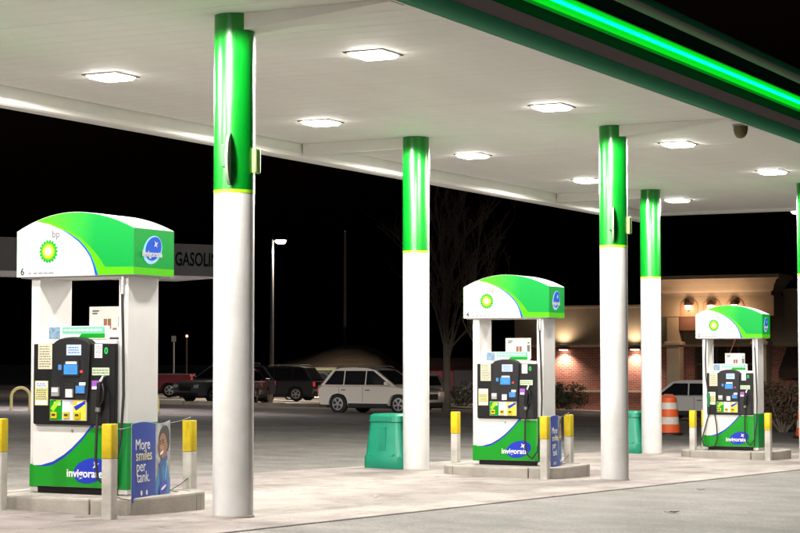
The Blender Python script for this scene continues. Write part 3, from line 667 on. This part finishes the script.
# ------------------------------------------------------------------ lot kerb, bank, sheds
def along(px, d): return CAMP + HF*d + RT*((px-400)/1925*d)
ks = struct(MB().box(0,1,0,1,-.5,-.4).build('lot_kerb', KERBC)); P0 = along(40, 74); P1 = along(352, 78)
nk = 9; me = None; dv = (P1-P0)/nk
ks.data.transform(Matrix.Translation((P0.x, P0.y, -.3)))
for k in range(nk):
    c = P0 + dv*(k+.5)
    o = MB().box(-dv.length/2+.008, dv.length/2-.008, -.12, .12, -.1, .14).build('kerb_stone', mat('old_kerb', (.42,.37,.30), .9, var=.25, vscale=2), ks, bevel=.025)
    o.location = (c.x-0, c.y-0, gz(c.x, c.y)); o.rotation_euler = (0, 0, math.atan2(dv.y, dv.x))
mp = [along(60, 74.6), along(340, 78.2), along(335, 81), along(55, 77.4)]
b = MB(); b.add([(p.x, p.y, gz(p.x,p.y)+.05) for p in mp], [(0,1,2,3)]); struct(b.build('mulch_bed', mat('mulch', (.09,.055,.04), .95, var=.4, vscale=2, bump=.6, bscale=12)))
# grass bank behind the parked cars
prof = [(150,.0),(215,.35),(255,1.0),(280,1.4),(300,1.75),(325,2.3),(340,2.75),(360,2.85),(378,2.7),(392,1.9),(405,1.0),(430,.2)]
b = MB(); rows = []
for t, (d, f) in enumerate(((112,0),(118,.35),(125,.72),(132,.95),(140,1.0),(160,.9),(175,0))):
    for px, h in prof:
        p = along(px, d); z = gz(p.x, p.y) - .02 + (h+.6)*f*(1+.06*math.sin(px*.31+d)) if f else gz(p.x, p.y) - .05
        rows.append((p.x, p.y, z))
n = len(prof); b.add(rows, [(j*n+i, j*n+i+1, (j+1)*n+i+1, (j+1)*n+i) for j in range(6) for i in range(n-1)])
struct(b.build('grass_bank', mat('dry_grass', (.20,.145,.085), .95, var=.35, vscale=.8, bump=.6, bscale=5), smooth=True))
def shed(px, d, wd, dp, h, rz, label, c, roof=.8):
    p = along(px, d); t = tag(empty('shed', (p.x, p.y, gz(p.x, p.y)), rz), label, 'shed')
    m = mat('siding_%d' % px, c, .8, var=.15, vscale=2)
    w_ = MB().box(-wd/2, wd/2, -dp/2, dp/2, -.3, h).build('wall', m, t)
    k = -wd/2
    me = MB().box(0, .26, -.02, 0, 0, h-.01).mesh('board', m)
    while k < wd/2-.27:
        o = bpy.data.objects.new('board', me); col.objects.link(o); o.parent = w_; o.location = (k+.01, -dp/2-.002, 0); k += .30
    MB().prism([(-dp/2-.3,h),(dp/2+.3,h),(0,h+roof)], -wd/2-.3, wd/2+.3, 'x').build('roof', mat('shed_roof', (.012,.009,.009), 1, spec=.02), t)
    MB().box(-.6, .6, -dp/2-.05, -dp/2-.024, 0, min(2.1, h-.12)).build('door', mat('shed_door', (.03,.03,.035), .6), t)
shed(368, 108, 3.6, 3, 1.25, R(27.8), 'low dark red shed in front of the grass bank', (.07,.02,.02), .35)
shed(464, 104, 5.4, 4, 1.95, R(27.8), 'dark maroon barn behind the bare tree', (.10,.02,.03), .45)
bl = along(326, 109); t = tag(empty('bank_fill_light', (bl.x, bl.y, gz(bl.x, bl.y)), R(27.8)), 'dim greenish strip light added to brighten the grass bank', 'light')
MB().box(-.55,.55,-.06,.06,1.55,1.63).build('tube', mat('bank_fill_tube', (.5,.6,.2), .4, emis=.03, ecol=(.75,1,.3)), t)
MB().box(-.6,.6,-.1,.1,1.635,1.70).build('cover', STEEL, t)
for x in (-.5,.5): MB().tube([(x,0,-.1),(x,0,1.64)], .03, 6).build('post', STEEL, t)
ld = bpy.data.lights.new('lamp', 'AREA'); ld.shape = 'RECTANGLE'; ld.size = 1.0; ld.size_y = .1; ld.energy = 1300; ld.color = (1,.80,.60); ld.spread = R(180)  # lamp added to brighten the bank, far stronger than the tube
lo = bpy.data.objects.new('lamp', ld); col.objects.link(lo); lo.parent = t; lo.location = (0,.14,1.6); lo.rotation_euler = (R(75),0,0)
# ------------------------------------------------------------------ lamp post, poles
lp = along(272, 95)
t = tag(empty('street_lamp', (lp.x, lp.y, gz(lp.x, lp.y)), R(27.8)), 'tall lamp post with one lit head above the parked cars', 'street lamp')
MB().tube([(0,0,-.1),(0,0,3),(0,0,7.9)], [.11,.095,.07], 12).build('post', mat('post_grey', (.07,.07,.07), .6), t, smooth=True)
MB().tube([(0,0,7.75),(.15,0,7.86),(.30,0,7.9)], .035, 8).build('arm', MATS['post_grey'], t, smooth=True)
MB().lathe([(.05,.22),(.2,.16),(.30,.05),(.30,.0)], 18, (.42,0,7.86)).build('shade', MATS['post_grey'], t, smooth=True)
MB().lathe([(.27,.0),(.27,-.04),(.2,-.13),(.08,-.17)], 18, (.42,0,7.855)).build('bulb', mat('lamp_bulb', (1,.9,.75), .3, emis=30, ecol=(1,.84,.66)), t, smooth=True)
ld = bpy.data.lights.new('lamp', 'SPOT'); ld.energy = 2600; ld.color = (1,.82,.66); ld.spot_size = R(165); ld.spot_blend = .5; ld.shadow_soft_size = .2
lo = bpy.data.objects.new('lamp', ld); col.objects.link(lo); lo.parent = t; lo.location = (.42,0,7.65)
pp = along(345, 185)
t = tag(empty('utility_pole', (pp.x, pp.y, gz(pp.x, pp.y)), R(27.8)), 'slim dark pole rising behind the cars beyond the lamp post', 'pole')
MB().tube([(0,0,-.1),(0,0,14.5)], [.18,.12], 10).build('shaft', mat('pole_wood', (.12,.10,.09), .8), t, smooth=True)
MB().lathe([(.13,0),(.13,.08),(.05,.14)], 10, (0,0,14.5)).build('cap', STEEL, t)
pp = along(174, 100)
t = tag(empty('sign_post', (pp.x, pp.y, gz(pp.x, pp.y)), R(27.8)), 'thin pole standing behind the red pickup', 'pole')
MB().tube([(0,0,-.1),(0,0,3.1)], .05, 8).build('shaft', MATS['post_grey'], t, smooth=True)
MB().box(-.12,.12,-.07,-.05,2.8,3.1).build('plate', mat('dim_plate', (.05,.05,.05), .6), t)
pp = along(187, 150)
t = tag(empty('warning_light', (pp.x, pp.y, gz(pp.x, pp.y))), 'tiny red warning light far beyond the parked pickup', 'light')
MB().tube([(0,0,-.1),(0,0,3.9)], .07, 8).build('pole', MATS['pole_wood'], t)
MB().lathe([(.05,0),(.10,.08),(.05,.18)], 10, (0,0,3.9)).build('lens', mat('red_lens', (.7,.08,.04), .4, emis=3, ecol=(1,.18,.1)), t)
ub = along(267, 86)
t = tag(empty('utility_box', (ub.x, ub.y, gz(ub.x, ub.y)), R(27.8)), 'tan utility cabinet beside the dark parked wagon', 'cabinet')
MB().box(-.26,.26,-.22,.22,0,.62).build('housing', mat('tan_box', (.38,.26,.17), .7, var=.1, vscale=4), t, bevel=.02)
MB().box(-.29,.29,-.25,.25,.621,.66).build('lid', MATS['tan_box'], t, bevel=.01)
# ------------------------------------------------------------------ cars
GLASS = mat('car_glass', (.012,.013,.015), .08, spec=.6)
TYRE = mat('tyre', (.014,.014,.014), .8); RIM = mat('alloy', (.55,.55,.55), .35, metal=.6); TRIM = mat('car_trim', (.02,.02,.022), .6)
TAIL = mat('tail_lens', (.45,.012,.02), .2, emis=.12, ecol=(1,.05,.08)); HEAD = mat('head_lens', (.65,.66,.68), .12, spec=.8); PLATE = mat('plate_white', (.7,.7,.72), .5)
def car(px, d, rz, label, paint, kind='suv', L=4.4, W=1.8, H=1.66, name='parked_car'):
    p = along(px, d); t = tag(empty(name, (p.x, p.y, gz(p.x, p.y)), rz), label, 'pickup' if kind == 'pickup' else 'car', 'cars parked in the dark lot')
    r = .345 if kind != 'sedan' else .32
    wb = L*.595; xr, xf = -wb/2-.05*(kind == 'sedan'), wb/2+.02
    belt = {'suv': .98, 'sedan': .90, 'pickup': 1.08}[kind]; hood = belt - .05
    xw = {'suv': L*.26, 'sedan': L*.225, 'pickup': L*.20}[kind]
    ra = r*1.17
    def arch(cx): return [(cx-ra*math.cos(a), r+ra*math.sin(a)) for a in lin(-.12, math.pi+.12, 10)]
    tailz = belt if kind != 'sedan' else belt+.04
    prof = [(-L/2+.10,.30)] + arch(xr) + arch(xf) + [(L/2-.16,.26),(L/2-.02,.42),(L/2,.60),(L/2-.04,.76),(L/2-.20,hood-.07),(L/2-.5,hood-.02),(xw,hood+.04),(xw-.35,belt+.02)]
    prof += [(-L/2+.12,tailz),(-L/2+.02,tailz-.08),(-L/2,.62),(-L/2+.03,.42)]
    sl = [(-W/2,.985,.035),(-W/2+.05,1,.0),(W/2-.05,1,.0),(W/2,.985,.035)]
    b = MB(); n = len(prof); vs = []
    for y, k, dz in sl: vs += [(x*k, y, z-(dz if z > .7 else 0)+(dz*.5 if z < .33 else 0)) for x, z in prof]
    b.add(vs, [tuple(range(n)), tuple(range(4*n-1, 3*n-1, -1))] + [(j*n+i, j*n+(i+1) % n, (j+1)*n+(i+1) % n, (j+1)*n+i) for j in range(3) for i in range(n)])
    body = b.build('body', paint, t, smooth=True)
    # dark inner wells and underside
    MB().box(-L/2+.3, L/2-.3, -W/2+.12, W/2-.12, .20, .66).build('underbody', TRIM, t)
    # greenhouse
    if kind == 'suv': gp = [(-L/2+.10,belt),(-L/2+.50,H-.10),(-L/2+.85,H-.02),(-L/2+1.4,H),(xw-1.25,H-.02),(xw-.88,H-.09),(xw+.05,hood+.02)]
    elif kind == 'sedan': gp = [(-L/2+.55,belt+.02),(-L/2+1.15,H-.06),(-L/2+1.5,H),(xw-1.0,H),(xw-.72,H-.06),(xw+.02,hood+.03)]
    else: gp = [(-.55,belt),(-.48,H-.06),(-.3,H),(xw-.75,H),(xw-.5,H-.07),(xw+.02,hood+.03)]
    yw = lambda z: W/2-.06 - .17*max(0, (z-belt))/(H-belt)
    b = MB(); n = len(gp); vs = [(x, -yw(z), z) for x, z in gp] + [(x, yw(z), z) for x, z in gp]
    b.add(vs, [tuple(range(n)), tuple(range(2*n-1, n-1, -1))] + [(i, i+n, (i+1) % n+n, (i+1) % n) for i in range(n)])
    cabn = b.build('cabin', paint, t, smooth=True)
    zlo, zhi = belt+.035, H-.115
    def xb(z, side):   # front / rear slanted edges of the cabin at height z
        (a, b_) = (gp[0], gp[1]) if side < 0 else (gp[-1], gp[-2])
        return a[0] + (b_[0]-a[0])*(z-a[1])/(b_[1]-a[1])
    R0, R1, F0, F1 = xb(zlo,-1)+.10, xb(zhi,-1)+.12, xb(zlo,1)-.10, xb(zhi,1)-.10
    cuts = {'suv': (.30,.62), 'sedan': (.47,), 'pickup': ()}[kind]
    edges = [(R0,R1)] + [(R0+(F0-R0)*c, max(R1+.02, R0+(F0-R0)*c - .02)) for c in cuts] + [(F0,F1)]
    for (a0,a1), (c0,c1) in zip(edges, edges[1:]):
        for s in (-1, 1):
            q = [(a0+.025, zlo), (c0-.025, zlo), (c1-.025, zhi), (a1+.025, zhi)]
            MB().add([(x, s*(yw(z)+.008), z) for x, z in q] + [(x, s*(yw(z)-.02), z) for x, z in q], [(0,1,2,3),(7,6,5,4),(0,4,5,1),(1,5,6,2),(2,6,7,3),(3,7,4,0)]).build('side_window', GLASS, cabn)
    for s, nm in ((-1,'rear_window'),(1,'windscreen')):
        q = []
        for z, k in ((zlo+.02,.86),(zhi+.02,.84)):
            x = xb(z, s) + s*.012; q += [(x, -yw(z)*k, z), (x, yw(z)*k, z)]
        q = [q[0],q[1],q[3],q[2]]
        MB().add(q + [(x-s*.03,y,z) for x,y,z in q], [(0,1,2,3),(7,6,5,4),(0,4,5,1),(1,5,6,2),(2,6,7,3),(3,7,4,0)]).build(nm, GLASS, cabn)
    if kind == 'suv':
        for s in (-1,1): MB().tube([(-L/2+.7, s*(W/2-.26), H+.01),(-L/2+.8, s*(W/2-.26), H+.05),(xw-1.1, s*(W/2-.26), H+.05),(xw-.95, s*(W/2-.26), H+.0)], .018, 6).build('roof_rail', STEEL, cabn)
    if kind == 'pickup':
        MB().box(-L/2+.12, -.62, -W/2+.12, W/2-.12, belt-.02, belt+.004).build('bed_opening', TRIM, body)
        for s in (-1,1): MB().box(-L/2+.06, -.60, s*(W/2-.07)-.05, s*(W/2-.07)+.05, belt-.03, belt+.04).build('bed_rail', mat('bed_rail', (.30,.22,.22), .5), body)
    # wheels
    for cx in (xr, xf):
        for s in (-1,1):
            wy = s*(W/2-.115)
            ty = MB().wheel((cx, wy, r), [(r-.05,-.105),(r-.01,-.09),(r,-.05),(r,.05),(r-.01,.09),(r-.05,.105)], 24).build('wheel', TYRE, t, smooth=True)
            MB().wheel((cx, wy, r), [(r*.66,-.11),(r*.62,-.112),(.03,-.118 if s < 0 else -.112)] if s < 0 else [(.03,.118),(r*.62,.112),(r*.66,.11)], 20).build('rim', RIM, ty, smooth=True)
            for k in range(5):
                a = k*2*math.pi/5+.3; q = [(cx+rr*math.cos(a+da), r+rr*math.sin(a+da)) for rr, da in ((.07,-.32),(r*.55,-.36),(r*.55,.36),(.07,.32))]
                y0, y1 = sorted((wy+s*.117, wy+s*.121)); MB().prism(q, y0, y1, 'y').build('rim_slot', TRIM, ty)
    for s in (-1,1):
        y0, y1 = sorted((s*(W/2-.34), s*(W/2-.035)))
        MB().box(L/2-.22, L/2-.002, y0, y1, .62, .78).build('headlight', HEAD, t, bevel=.03)
        y0, y1 = sorted((s*(W/2-.24), s*(W/2-.02)))
        MB().box(-L/2-.008, -L/2+.16, y0, y1, .70, .90 if kind != 'sedan' else .86).build('taillight', TAIL, t, bevel=.025)
        y0, y1 = sorted((s*(W/2-.02), s*(W/2+.16)))
        MB().box(xw-.32, xw-.18, y0, y1, belt+.02, belt+.15).build('mirror', paint, t, bevel=.03)
        for x in ((.0, -1.0) if kind != 'pickup' else (.0,)):
            y0, y1 = sorted((s*(W/2-.012), s*(W/2+.018))); MB().box(x-.09, x+.09, y0, y1, belt-.16, belt-.13).build('door_handle', TRIM, t)
            y0, y1 = sorted((s*(W/2-.02), s*(W/2+.002))); MB().box(x-.21, x-.198, y0, y1, .42, belt-.03).build('door_gap', TRIM, t)
        y0, y1 = sorted((s*(W/2-.04), s*(W/2+.008))); MB().box(xr+ra+.03, xf-ra-.03, y0, y1, .24, .37).build('sill', TRIM, t)
    MB().box(L/2-.09, L/2-.0, -.42, .42, .50, .70).build('grille', TRIM, t, bevel=.02); MB().box(L/2-.16, L/2+.015, -W/2+.14, W/2-.14, .27, .41).build('front_bumper', TRIM, t, bevel=.03)
    MB().box(-L/2-.015, -L/2+.14, -W/2+.12, W/2-.12, .32, .46).build('rear_bumper', TRIM, t, bevel=.03); MB().box(-L/2-.012, -L/2+.03, -.26, .26, .62, .74).build('number_plate', PLATE, t)
    return t
def paint(n, c, r=.32, met=.1): return mat(n, c, r, metal=met, coat=.6)
car(381, 68, R(-4), 'beige compact SUV parked beyond the green service bin', paint('beige_paint', (.78,.72,.64)), 'suv', 4.2, 1.78, 1.62)
car(140, 92, R(207), 'dark red pickup truck parked behind the dark wagon', paint('red_paint', (.28,.014,.03)), 'pickup', 5.2, 1.85, 1.75)
car(225, 85, R(252), 'dark grey wagon facing the pumps with pale headlights', paint('grey_paint', (.10,.105,.12)), 'suv', 4.4)
car(243, 84, R(112), 'maroon sedan with its tail poking out behind the round column', paint('maroon_paint', (.12,.03,.035)), 'sedan', 4.5, 1.8, 1.45)
car(277, 92, R(190), 'black wagon with its tail beside the tan utility cabinet', paint('black_paint', (.035,.034,.04)), 'suv', 4.4)
car(322, 96, R(18), 'near black sedan parked between the black wagon and beige SUV', paint('nearblack_paint', (.045,.047,.055)), 'sedan', 4.6, 1.8, 1.48)
car(421, 86, R(124), 'silver sedan seen from behind near the bare tree', paint('silver_paint', (.34,.34,.35)), 'sedan', 4.5, 1.8, 1.45)
car(706, 71, R(2), 'white sedan parked behind the orange barrel before the brick store', paint('whitecar_paint', (.74,.72,.70), .35, 0), 'sedan', 4.5, 1.8, 1.48)
# ------------------------------------------------------------------ traffic barrels
ORG = mat('barrel_orange', (.72,.10,.015), .55, var=.1, vscale=5); BWH = mat('barrel_white', (.62,.58,.52), .5, var=.15, vscale=6)
def barrel(px, d, label):
    p = along(px, d); t = tag(empty('traffic_barrel', (p.x, p.y, gz(p.x, p.y))), label, 'barrel', 'orange traffic barrels')
    MB().lathe([(.36,0),(.36,.05),(.30,.07)], 24).build('rubber_base', RUB, t, smooth=True)
    prof = [(.295,.07),(.285,.27),(.27,.28),(.262,.47),(.25,.48),(.242,.66),(.232,.67),(.224,.84),(.214,.85),(.205,.96),(.17,.99)]
    for i, m in ((0,ORG),(2,BWH),(4,ORG),(6,BWH),(8,ORG)):
        MB().lathe(prof[i:i+2] + ([prof[10]] if i == 8 else []), 24).build('band', m, t, smooth=True)
    for i in (1,3,5,7): MB().lathe([prof[i], prof[i+1]], 24, caps=False).build('step', ORG, t, smooth=True)
    MB().tube([(-.12,0,.985),(-.12,0,1.04),(.12,0,1.04),(.12,0,.985)], .02, 6).build('handle', ORG, t)
barrel(668, 50, 'orange and white striped traffic barrel beside the white sedan')
barrel(806, 50, 'orange and white striped traffic barrel near the dark awning')
# ------------------------------------------------------------------ brick store
def brick():
    m = bpy.data.materials.new('brick_wall'); m.use_nodes = True; n = m.node_tree.nodes; l = m.node_tree.links; b = n['Principled BSDF']
    tc = n.new('ShaderNodeTexCoord'); mp = n.new('ShaderNodeMapping'); mp.inputs['Rotation'].default_value = (R(90),0,0); l.new(tc.outputs['Object'], mp.inputs[0])
    t = n.new('ShaderNodeTexBrick'); l.new(mp.outputs[0], t.inputs['Vector']); t.inputs['Scale'].default_value = 1; t.inputs['Brick Width'].default_value = .215; t.inputs['Row Height'].default_value = .075
    t.inputs['Mortar Size'].default_value = .008; t.inputs['Color1'].default_value = (.30,.085,.055,1); t.inputs['Color2'].default_value = (.17,.05,.035,1); t.inputs['Mortar'].default_value = (.34,.26,.21,1)
    l.new(t.outputs['Color'], b.inputs['Base Color']); b.inputs['Roughness'].default_value = .85
    bp = n.new('ShaderNodeBump'); bp.inputs['Strength'].default_value = .6; bp.inputs['Distance'].default_value = .01; bp.invert = True; l.new(t.outputs['Fac'], bp.inputs['Height']); l.new(bp.outputs[0], b.inputs['Normal'])
    return m
BRK = brick(); STU = mat('tan_stucco', (.42,.335,.23), .85, var=.1, vscale=1.5, bump=.2, bscale=40); STD = mat('stone_trim', (.47,.39,.29), .8, var=.1, vscale=2)
st = tag(empty('brick_store', (0, 60, 0)), 'brick and tan stucco store with a corniced entrance and wall lamps', 'building')
zb0 = -.75
MB().box(-22.9, 6, 0, 12, zb0, 2.10).build('brick_wall', BRK, st)
MB().box(-22.95, -11.2, -.08, 12, 2.24, 3.74).build('stucco_wall', STU, st)
MB().box(-11.19, 6, -.08, 12, 2.24, 4.28).build('stucco_wall', STU, st)
MB().box(-23.0, -11.2, -.14, 12, 3.745, 3.86).build('coping', STD, st, bevel=.02); MB().box(-11.19, 6, -.14, 12, 4.285, 4.40).build('coping', STD, st, bevel=.02)
MB().prism([(-.03,2.102),(-.10,2.102),(-.20,2.18),(-.20,2.238),(-.03,2.238)], -22.98, 6, 'x').build('moulding', STD, st)
MB().box(-22.92, -15.6, -.07, -.003, .22, .31).build('sill_course', STD, st); MB().box(-11.2, 6, -.07, -.003, .22, .31).build('sill_course', STD, st)
# portico
MB().box(-15.95, -11.15, -1.5, -.09, 3.30, 4.10).build('frieze', STU, st)
b = MB(); lv = [(-15.85,-11.25,-1.52,4.105),(-15.85,-11.25,-1.52,4.24),(-15.98,-11.12,-1.64,4.32),(-16.05,-11.05,-1.76,4.50),(-16.22,-10.88,-1.98,4.72),(-16.34,-10.76,-2.06,4.78),(-16.34,-10.76,-2.06,4.92)]
vs = []
for x0, x1, y0, z in lv: vs += [(x0,y0,z),(x1,y0,z),(x1,-.1,z),(x0,-.1,z)]
b.add(vs, [(i*4+k, i*4+(k+1)%4, i*4+4+(k+1)%4, i*4+4+k) for i in range(6) for k in range(4)] + [(0,3,2,1),(24,25,26,27)]); b.build('cornice', STD, st)
for x in (-15.35, -11.75):
    MB().box(x-.27, x+.27, -1.45, -.9, zb0, 2.15).build('pilaster', STD, st, bevel=.02); MB().box(x-.36, x+.36, -1.52, -.85, 2.153, 2.30).build('capital', STD, st, bevel=.03)
    MB().box(x-.25, x+.25, -1.42, -.92, 2.303, 3.297).build('pilaster', STU, st); MB().box(x-.34, x+.34, -1.52, -.85, zb0, zb0+.3).build('pilaster_base', STD, st, bevel=.02)
DK = mat('door_bronze', (.05,.03,.022), .45); MB().box(-14.9, -12.2, -.06, -.005, zb0, 2.09).build('doorway', mat('door_glass', (.03,.02,.018), .1), st)
for x in (-14.9,-14.0,-13.55,-13.1,-12.26): MB().box(x, x+.07, -.10, -.062, zb0, 2.08).build('door_frame', DK, st)
MB().box(-14.9, -12.19, -.11, -.062, 1.35, 1.43).build('door_frame', DK, st)
for x in (-14.05, -12.95): MB().tube([(x-.2,-1.0,1.75),(x+.22,-1.15,2.6)], .025, 8).build('diagonal_bar', mat('diagonal_tan', (.5,.30,.2), .5), st)  # two slanted tan bars in front of the doors
MB().box(-15.05, -12.05, -1.44, -.1, 2.75, 3.29).build('lintel', mat('lintel_brown', (.16,.07,.045), .7), st)
for k, x in enumerate((-14.62, -13.68, -12.72)):
    # arched niche with a lit lantern
    MB().prism([(x-.36,3.34),(x+.36,3.34),(x+.36,3.72)] + [(x+.36*math.cos(a), 3.72+.30*math.sin(a)) for a in lin(.2, math.pi-.2, 8)] + [(x-.36,3.72)], -1.53, -1.502, 'y').build('niche', mat('niche_brown', (.34,.19,.11), .6), st)
    o = tag(empty('entrance_lantern', (x, 58.36, 3.74)), ('lit entrance lantern closest to the brick wall lamps', 'middle one of the three lit entrance lanterns', 'lit entrance lantern closest to the dark awning')[k], 'lamp', 'lanterns over the store entrance')
    MB().lathe([(.02,.18),(.13,.14),(.17,.02),(.15,0)], 14).build('shade', DK, o, smooth=True); MB().lathe([(.13,.0),(.12,-.10),(.05,-.16)], 14).build('bulb', mat('lantern_bulb', (1,.8,.6), .4, emis=5, ecol=(1,.62,.36)), o, smooth=True)
    MB().tube([(0,.0,.18),(0,.08,.20),(0,.14,.16)], .02, 6).build('arm', DK, o)
    for s in (-1,1): MB().tube([(s*.16,.03,.06),(0,.03,-.24)], .018, 6).build('bracket', DK, o)
    ld = bpy.data.lights.new('lamp', 'POINT'); ld.energy = 11; ld.color = (1,.64,.40); ld.shadow_soft_size = .1
    lo = bpy.data.objects.new('lamp', ld); col.objects.link(lo); lo.parent = o; lo.location = (0,-.45,-.28)
for x in (-20.66, -17.47):
    o = tag(empty('wall_lamp', (x, 59.8, 2.06)), 'half round wall lamp on the brick, %s the store entrance' % ('farther from' if x < -19 else 'nearer to'), 'lamp', 'wall lamps on the brick store')
    MB().lathe([(.28,.0),(.27,.06),(.16,.10)], 16, (0,.05,-.06), sy=.6).build('hood', DK, o, smooth=True)
    MB().lathe([(.20,0),(.18,-.02)], 16, (0,.05,-.062), sy=.6).build('lens', mat('wall_lens', (1,.9,.8), .4, emis=4, ecol=(1,.82,.66)), o)
    ld = bpy.data.lights.new('lamp', 'SPOT'); ld.energy = 105; ld.color = (1,.74,.58); ld.spot_size = R(125); ld.spot_blend = .8; ld.shadow_soft_size = .08
    lo = bpy.data.objects.new('lamp', ld); col.objects.link(lo); lo.parent = o; lo.location = (0,-.08,-.12); lo.rotation_euler = (R(6),0,0)
    ld = bpy.data.lights.new('lamp', 'SPOT'); ld.energy = 22; ld.color = (1,.78,.58); ld.spot_size = R(150); ld.spot_blend = .9; ld.shadow_soft_size = .08
    lo = bpy.data.objects.new('lamp', ld); col.objects.link(lo); lo.parent = o; lo.location = (0,-.25,.14); lo.rotation_euler = (R(174),0,0)
# awning and window
aw = tag(empty('awning', (-8.9, 60, 0)), 'dark sloping fabric awning over a window of the brick store', 'awning')
AWM = mat('awning_cloth', (.035,.018,.014), .85, var=.2, vscale=6)
MB().prism([(-.10,2.07),(-1.25,1.15),(-1.25,.85),(-1.22,.85),(-1.22,1.13),(-.10,2.02)], -2.15, 2.15, 'x').build('cover', AWM, aw)
for s in (-2.13, 2.11): MB().prism([(-.10,2.0),(-1.21,1.12),(-1.21,.87),(-.10,.87)], s, s+.02, 'x').build('end_panel', AWM, aw)
wn = MB().box(-10.7, -7.1, -.05, -.004, -.35+.6, 1.9).build('store_window', mat('window_glass', (.02,.018,.018), .1), st)
for x in (-10.7, -9.5, -8.3, -7.17): MB().box(x, x+.07, -.09, -.052, .25, 1.9).build('mullion', DK, wn)
sw = struct(MB().box(-22.9, 6, 56.6, 59.99, -1.2, -.70).build('store_sidewalk', CONC))
for v in sw.data.vertices: v.co.z = (gz(v.co.x, v.co.y)+.13) if v.co.z > -1 else v.co.z
# ------------------------------------------------------------------ shrubs and bare trees
LEAF = mat('shrub_leaf', (.05,.06,.028), .6, c2=(.03,.038,.02), vscale=3); LEAFB = mat('shrub_brown', (.10,.055,.03), .7, c2=(.05,.035,.02), vscale=3); TWIG = mat('twig', (.16,.13,.10), .85, var=.2, vscale=6)
def shrub(x, y, z, rx, rz, label, m, n=1500):
    t = tag(empty('shrub', (x, y, z)), label, 'shrub')
    b = MB(); cl = [(random.uniform(-.75,.75)*rx, random.uniform(-.6,.6)*rx, random.uniform(.25,.9)*rz) for _ in range(16)]
    for i in range(n):
        c = random.choice(cl); v = Vector((random.gauss(0,1), random.gauss(0,1), random.gauss(0,1))).normalized()*rx*.38*random.uniform(.3,1)
        p = Vector(c)+v; p.z = max(.03, p.z*1)
        u = Vector((random.uniform(-1,1), random.uniform(-1,1), random.uniform(-1,1))).normalized(); s_ = u.cross(Vector((.3,.7,.2))).normalized(); L = random.uniform(.04,.08)
        b.add([p-u*L, p+s_*L*.45, p+u*L, p-s_*L*.45], [(0,1,2,3)])
    b.build('foliage', m, t)
    b = MB()
    for c in cl: b.tube([(c[0]*.1,c[1]*.1,-.05),(c[0]*.6,c[1]*.6,c[2]*.5),c], [.025,.015,.006], 5)
    b.build('stems', TWIG, t)
for x, lab in ((-21.1,'low round shrub under the wall lamp of the brick store'),(-20.0,'wide shrub beside the low round one by the brick wall')):
    shrub(x, 58.9, gz(x,58.9)+.12, .8, 1.05, lab, LEAF)
for px, d, r_, h_, lab in ((782,56,.75,1.5,'loose brown shrub beside pump 2 below the awning'),(796,58,.9,1.1,'brown shrub in front of the dark awning'),):
    p = along(px, d); shrub(p.x, p.y, gz(p.x,p.y), r_, h_, lab, LEAFB, 1100)
p = along(462, 90); shrub(p.x, p.y, gz(p.x,p.y), 1.3, .9, 'dark low hedge clump behind the bare tree', LEAF, 1500)
def tree(px, d, label, H=9.5, seed=1, spread=.26, depth=5):
    rnd = random.Random(seed); p = along(px, d); t = tag(empty('bare_tree', (p.x, p.y, gz(p.x,p.y))), label, 'tree', 'bare trees')
    trunk = MB(); crown = MB()
    trunk.tube([(0,0,-.2),(.03,.02,1.2),(0,.03,2.6)], [.19,.15,.13], 9)
    def br(p0, dr, L, r, k):
        pts = [p0]; q = p0.copy(); dd = dr.copy()
        for _ in range(4):
            dd = (dd + Vector((rnd.gauss(0,.06), rnd.gauss(0,.06), .07))).normalized(); q = q + dd*L/4; pts.append(q.copy())
        crown.tube(pts, [r*(1-.14*i) for i in range(5)], 5 if k > 1 else 3, caps=False)
        if k == 0: return
        for i in range(3 if k > 1 else 4):
            a = rnd.choice(pts[1:]); v = Vector((rnd.gauss(0,1), rnd.gauss(0,1), 0)).normalized()
            br(a, (dd + v*rnd.uniform(.35,.65)*1.1*(spread/.26)).normalized(), L*rnd.uniform(.5,.75), r*.55, k-1)
    for i in range(7):
        a = i*.9+rnd.uniform(-.3,.3); br(Vector((0,.03,1.6+i*.16)), Vector((math.cos(a)*spread, math.sin(a)*spread, 1)).normalized(), H*.36*rnd.uniform(.8,1.15), .065, depth-1)
    br(Vector((0,.03,2.6)), Vector((0,0,1)), H*.45, .10, depth-1)
    trunk.build('trunk', TWIG, t, smooth=True); crown.build('crown', TWIG, t)
tree(446, 74, 'tall bare tree with upright limbs behind the silver sedan', 9.5, 3)
tree(478, 92, 'slender bare tree standing behind the maroon barn corner', 8.0, 9, .2, 4)

# ------------------------------------------------------------------ litter on the ground
def litter(x, y, label, m, sc_, cat, dz):
    t = tag(empty(cat.replace(' ', '_') if cat != 'leaf' else 'dead_leaf', (x, y, gz(x, y)+dz), random.uniform(0,6)), label, cat)
    b = MB(); pts = [(0,0,.004),(.5,.25,.05),(1,.05,.02),(.9,-.3,.06),(.4,-.4,.01),(.1,-.25,.05)]
    b.add([(p*sc_, q*sc_, r*sc_*2) for p, q, r in pts] + [(p*sc_, q*sc_, r*sc_*2+.004) for p, q, r in pts], [(0,1,2,3,4,5),(11,10,9,8,7,6)] + [(i,(i+1)%6,(i+1)%6+6,i+6) for i in range(6)]); b.build('leaf_blade', m, t)
    MB().tube([(0,0,.006),(-.3*sc_,.05*sc_,.012)], .003, 5).build('stalk', m, t)
DL = mat('dead_leaf', (.05,.035,.022), .8)
litter(4.18, 3.94, 'dark dead leaf lying on the asphalt beyond the concrete edge', DL, .13, 'leaf', .004)
litter(2.99, 8.38, 'small dead leaf on the asphalt close to the pump four column', DL, .08, 'leaf', .004)
litter(.93, 3.60, 'white paper scrap lying on the concrete between pump six and pump four', PWHITE, .09, 'paper scrap', .016)
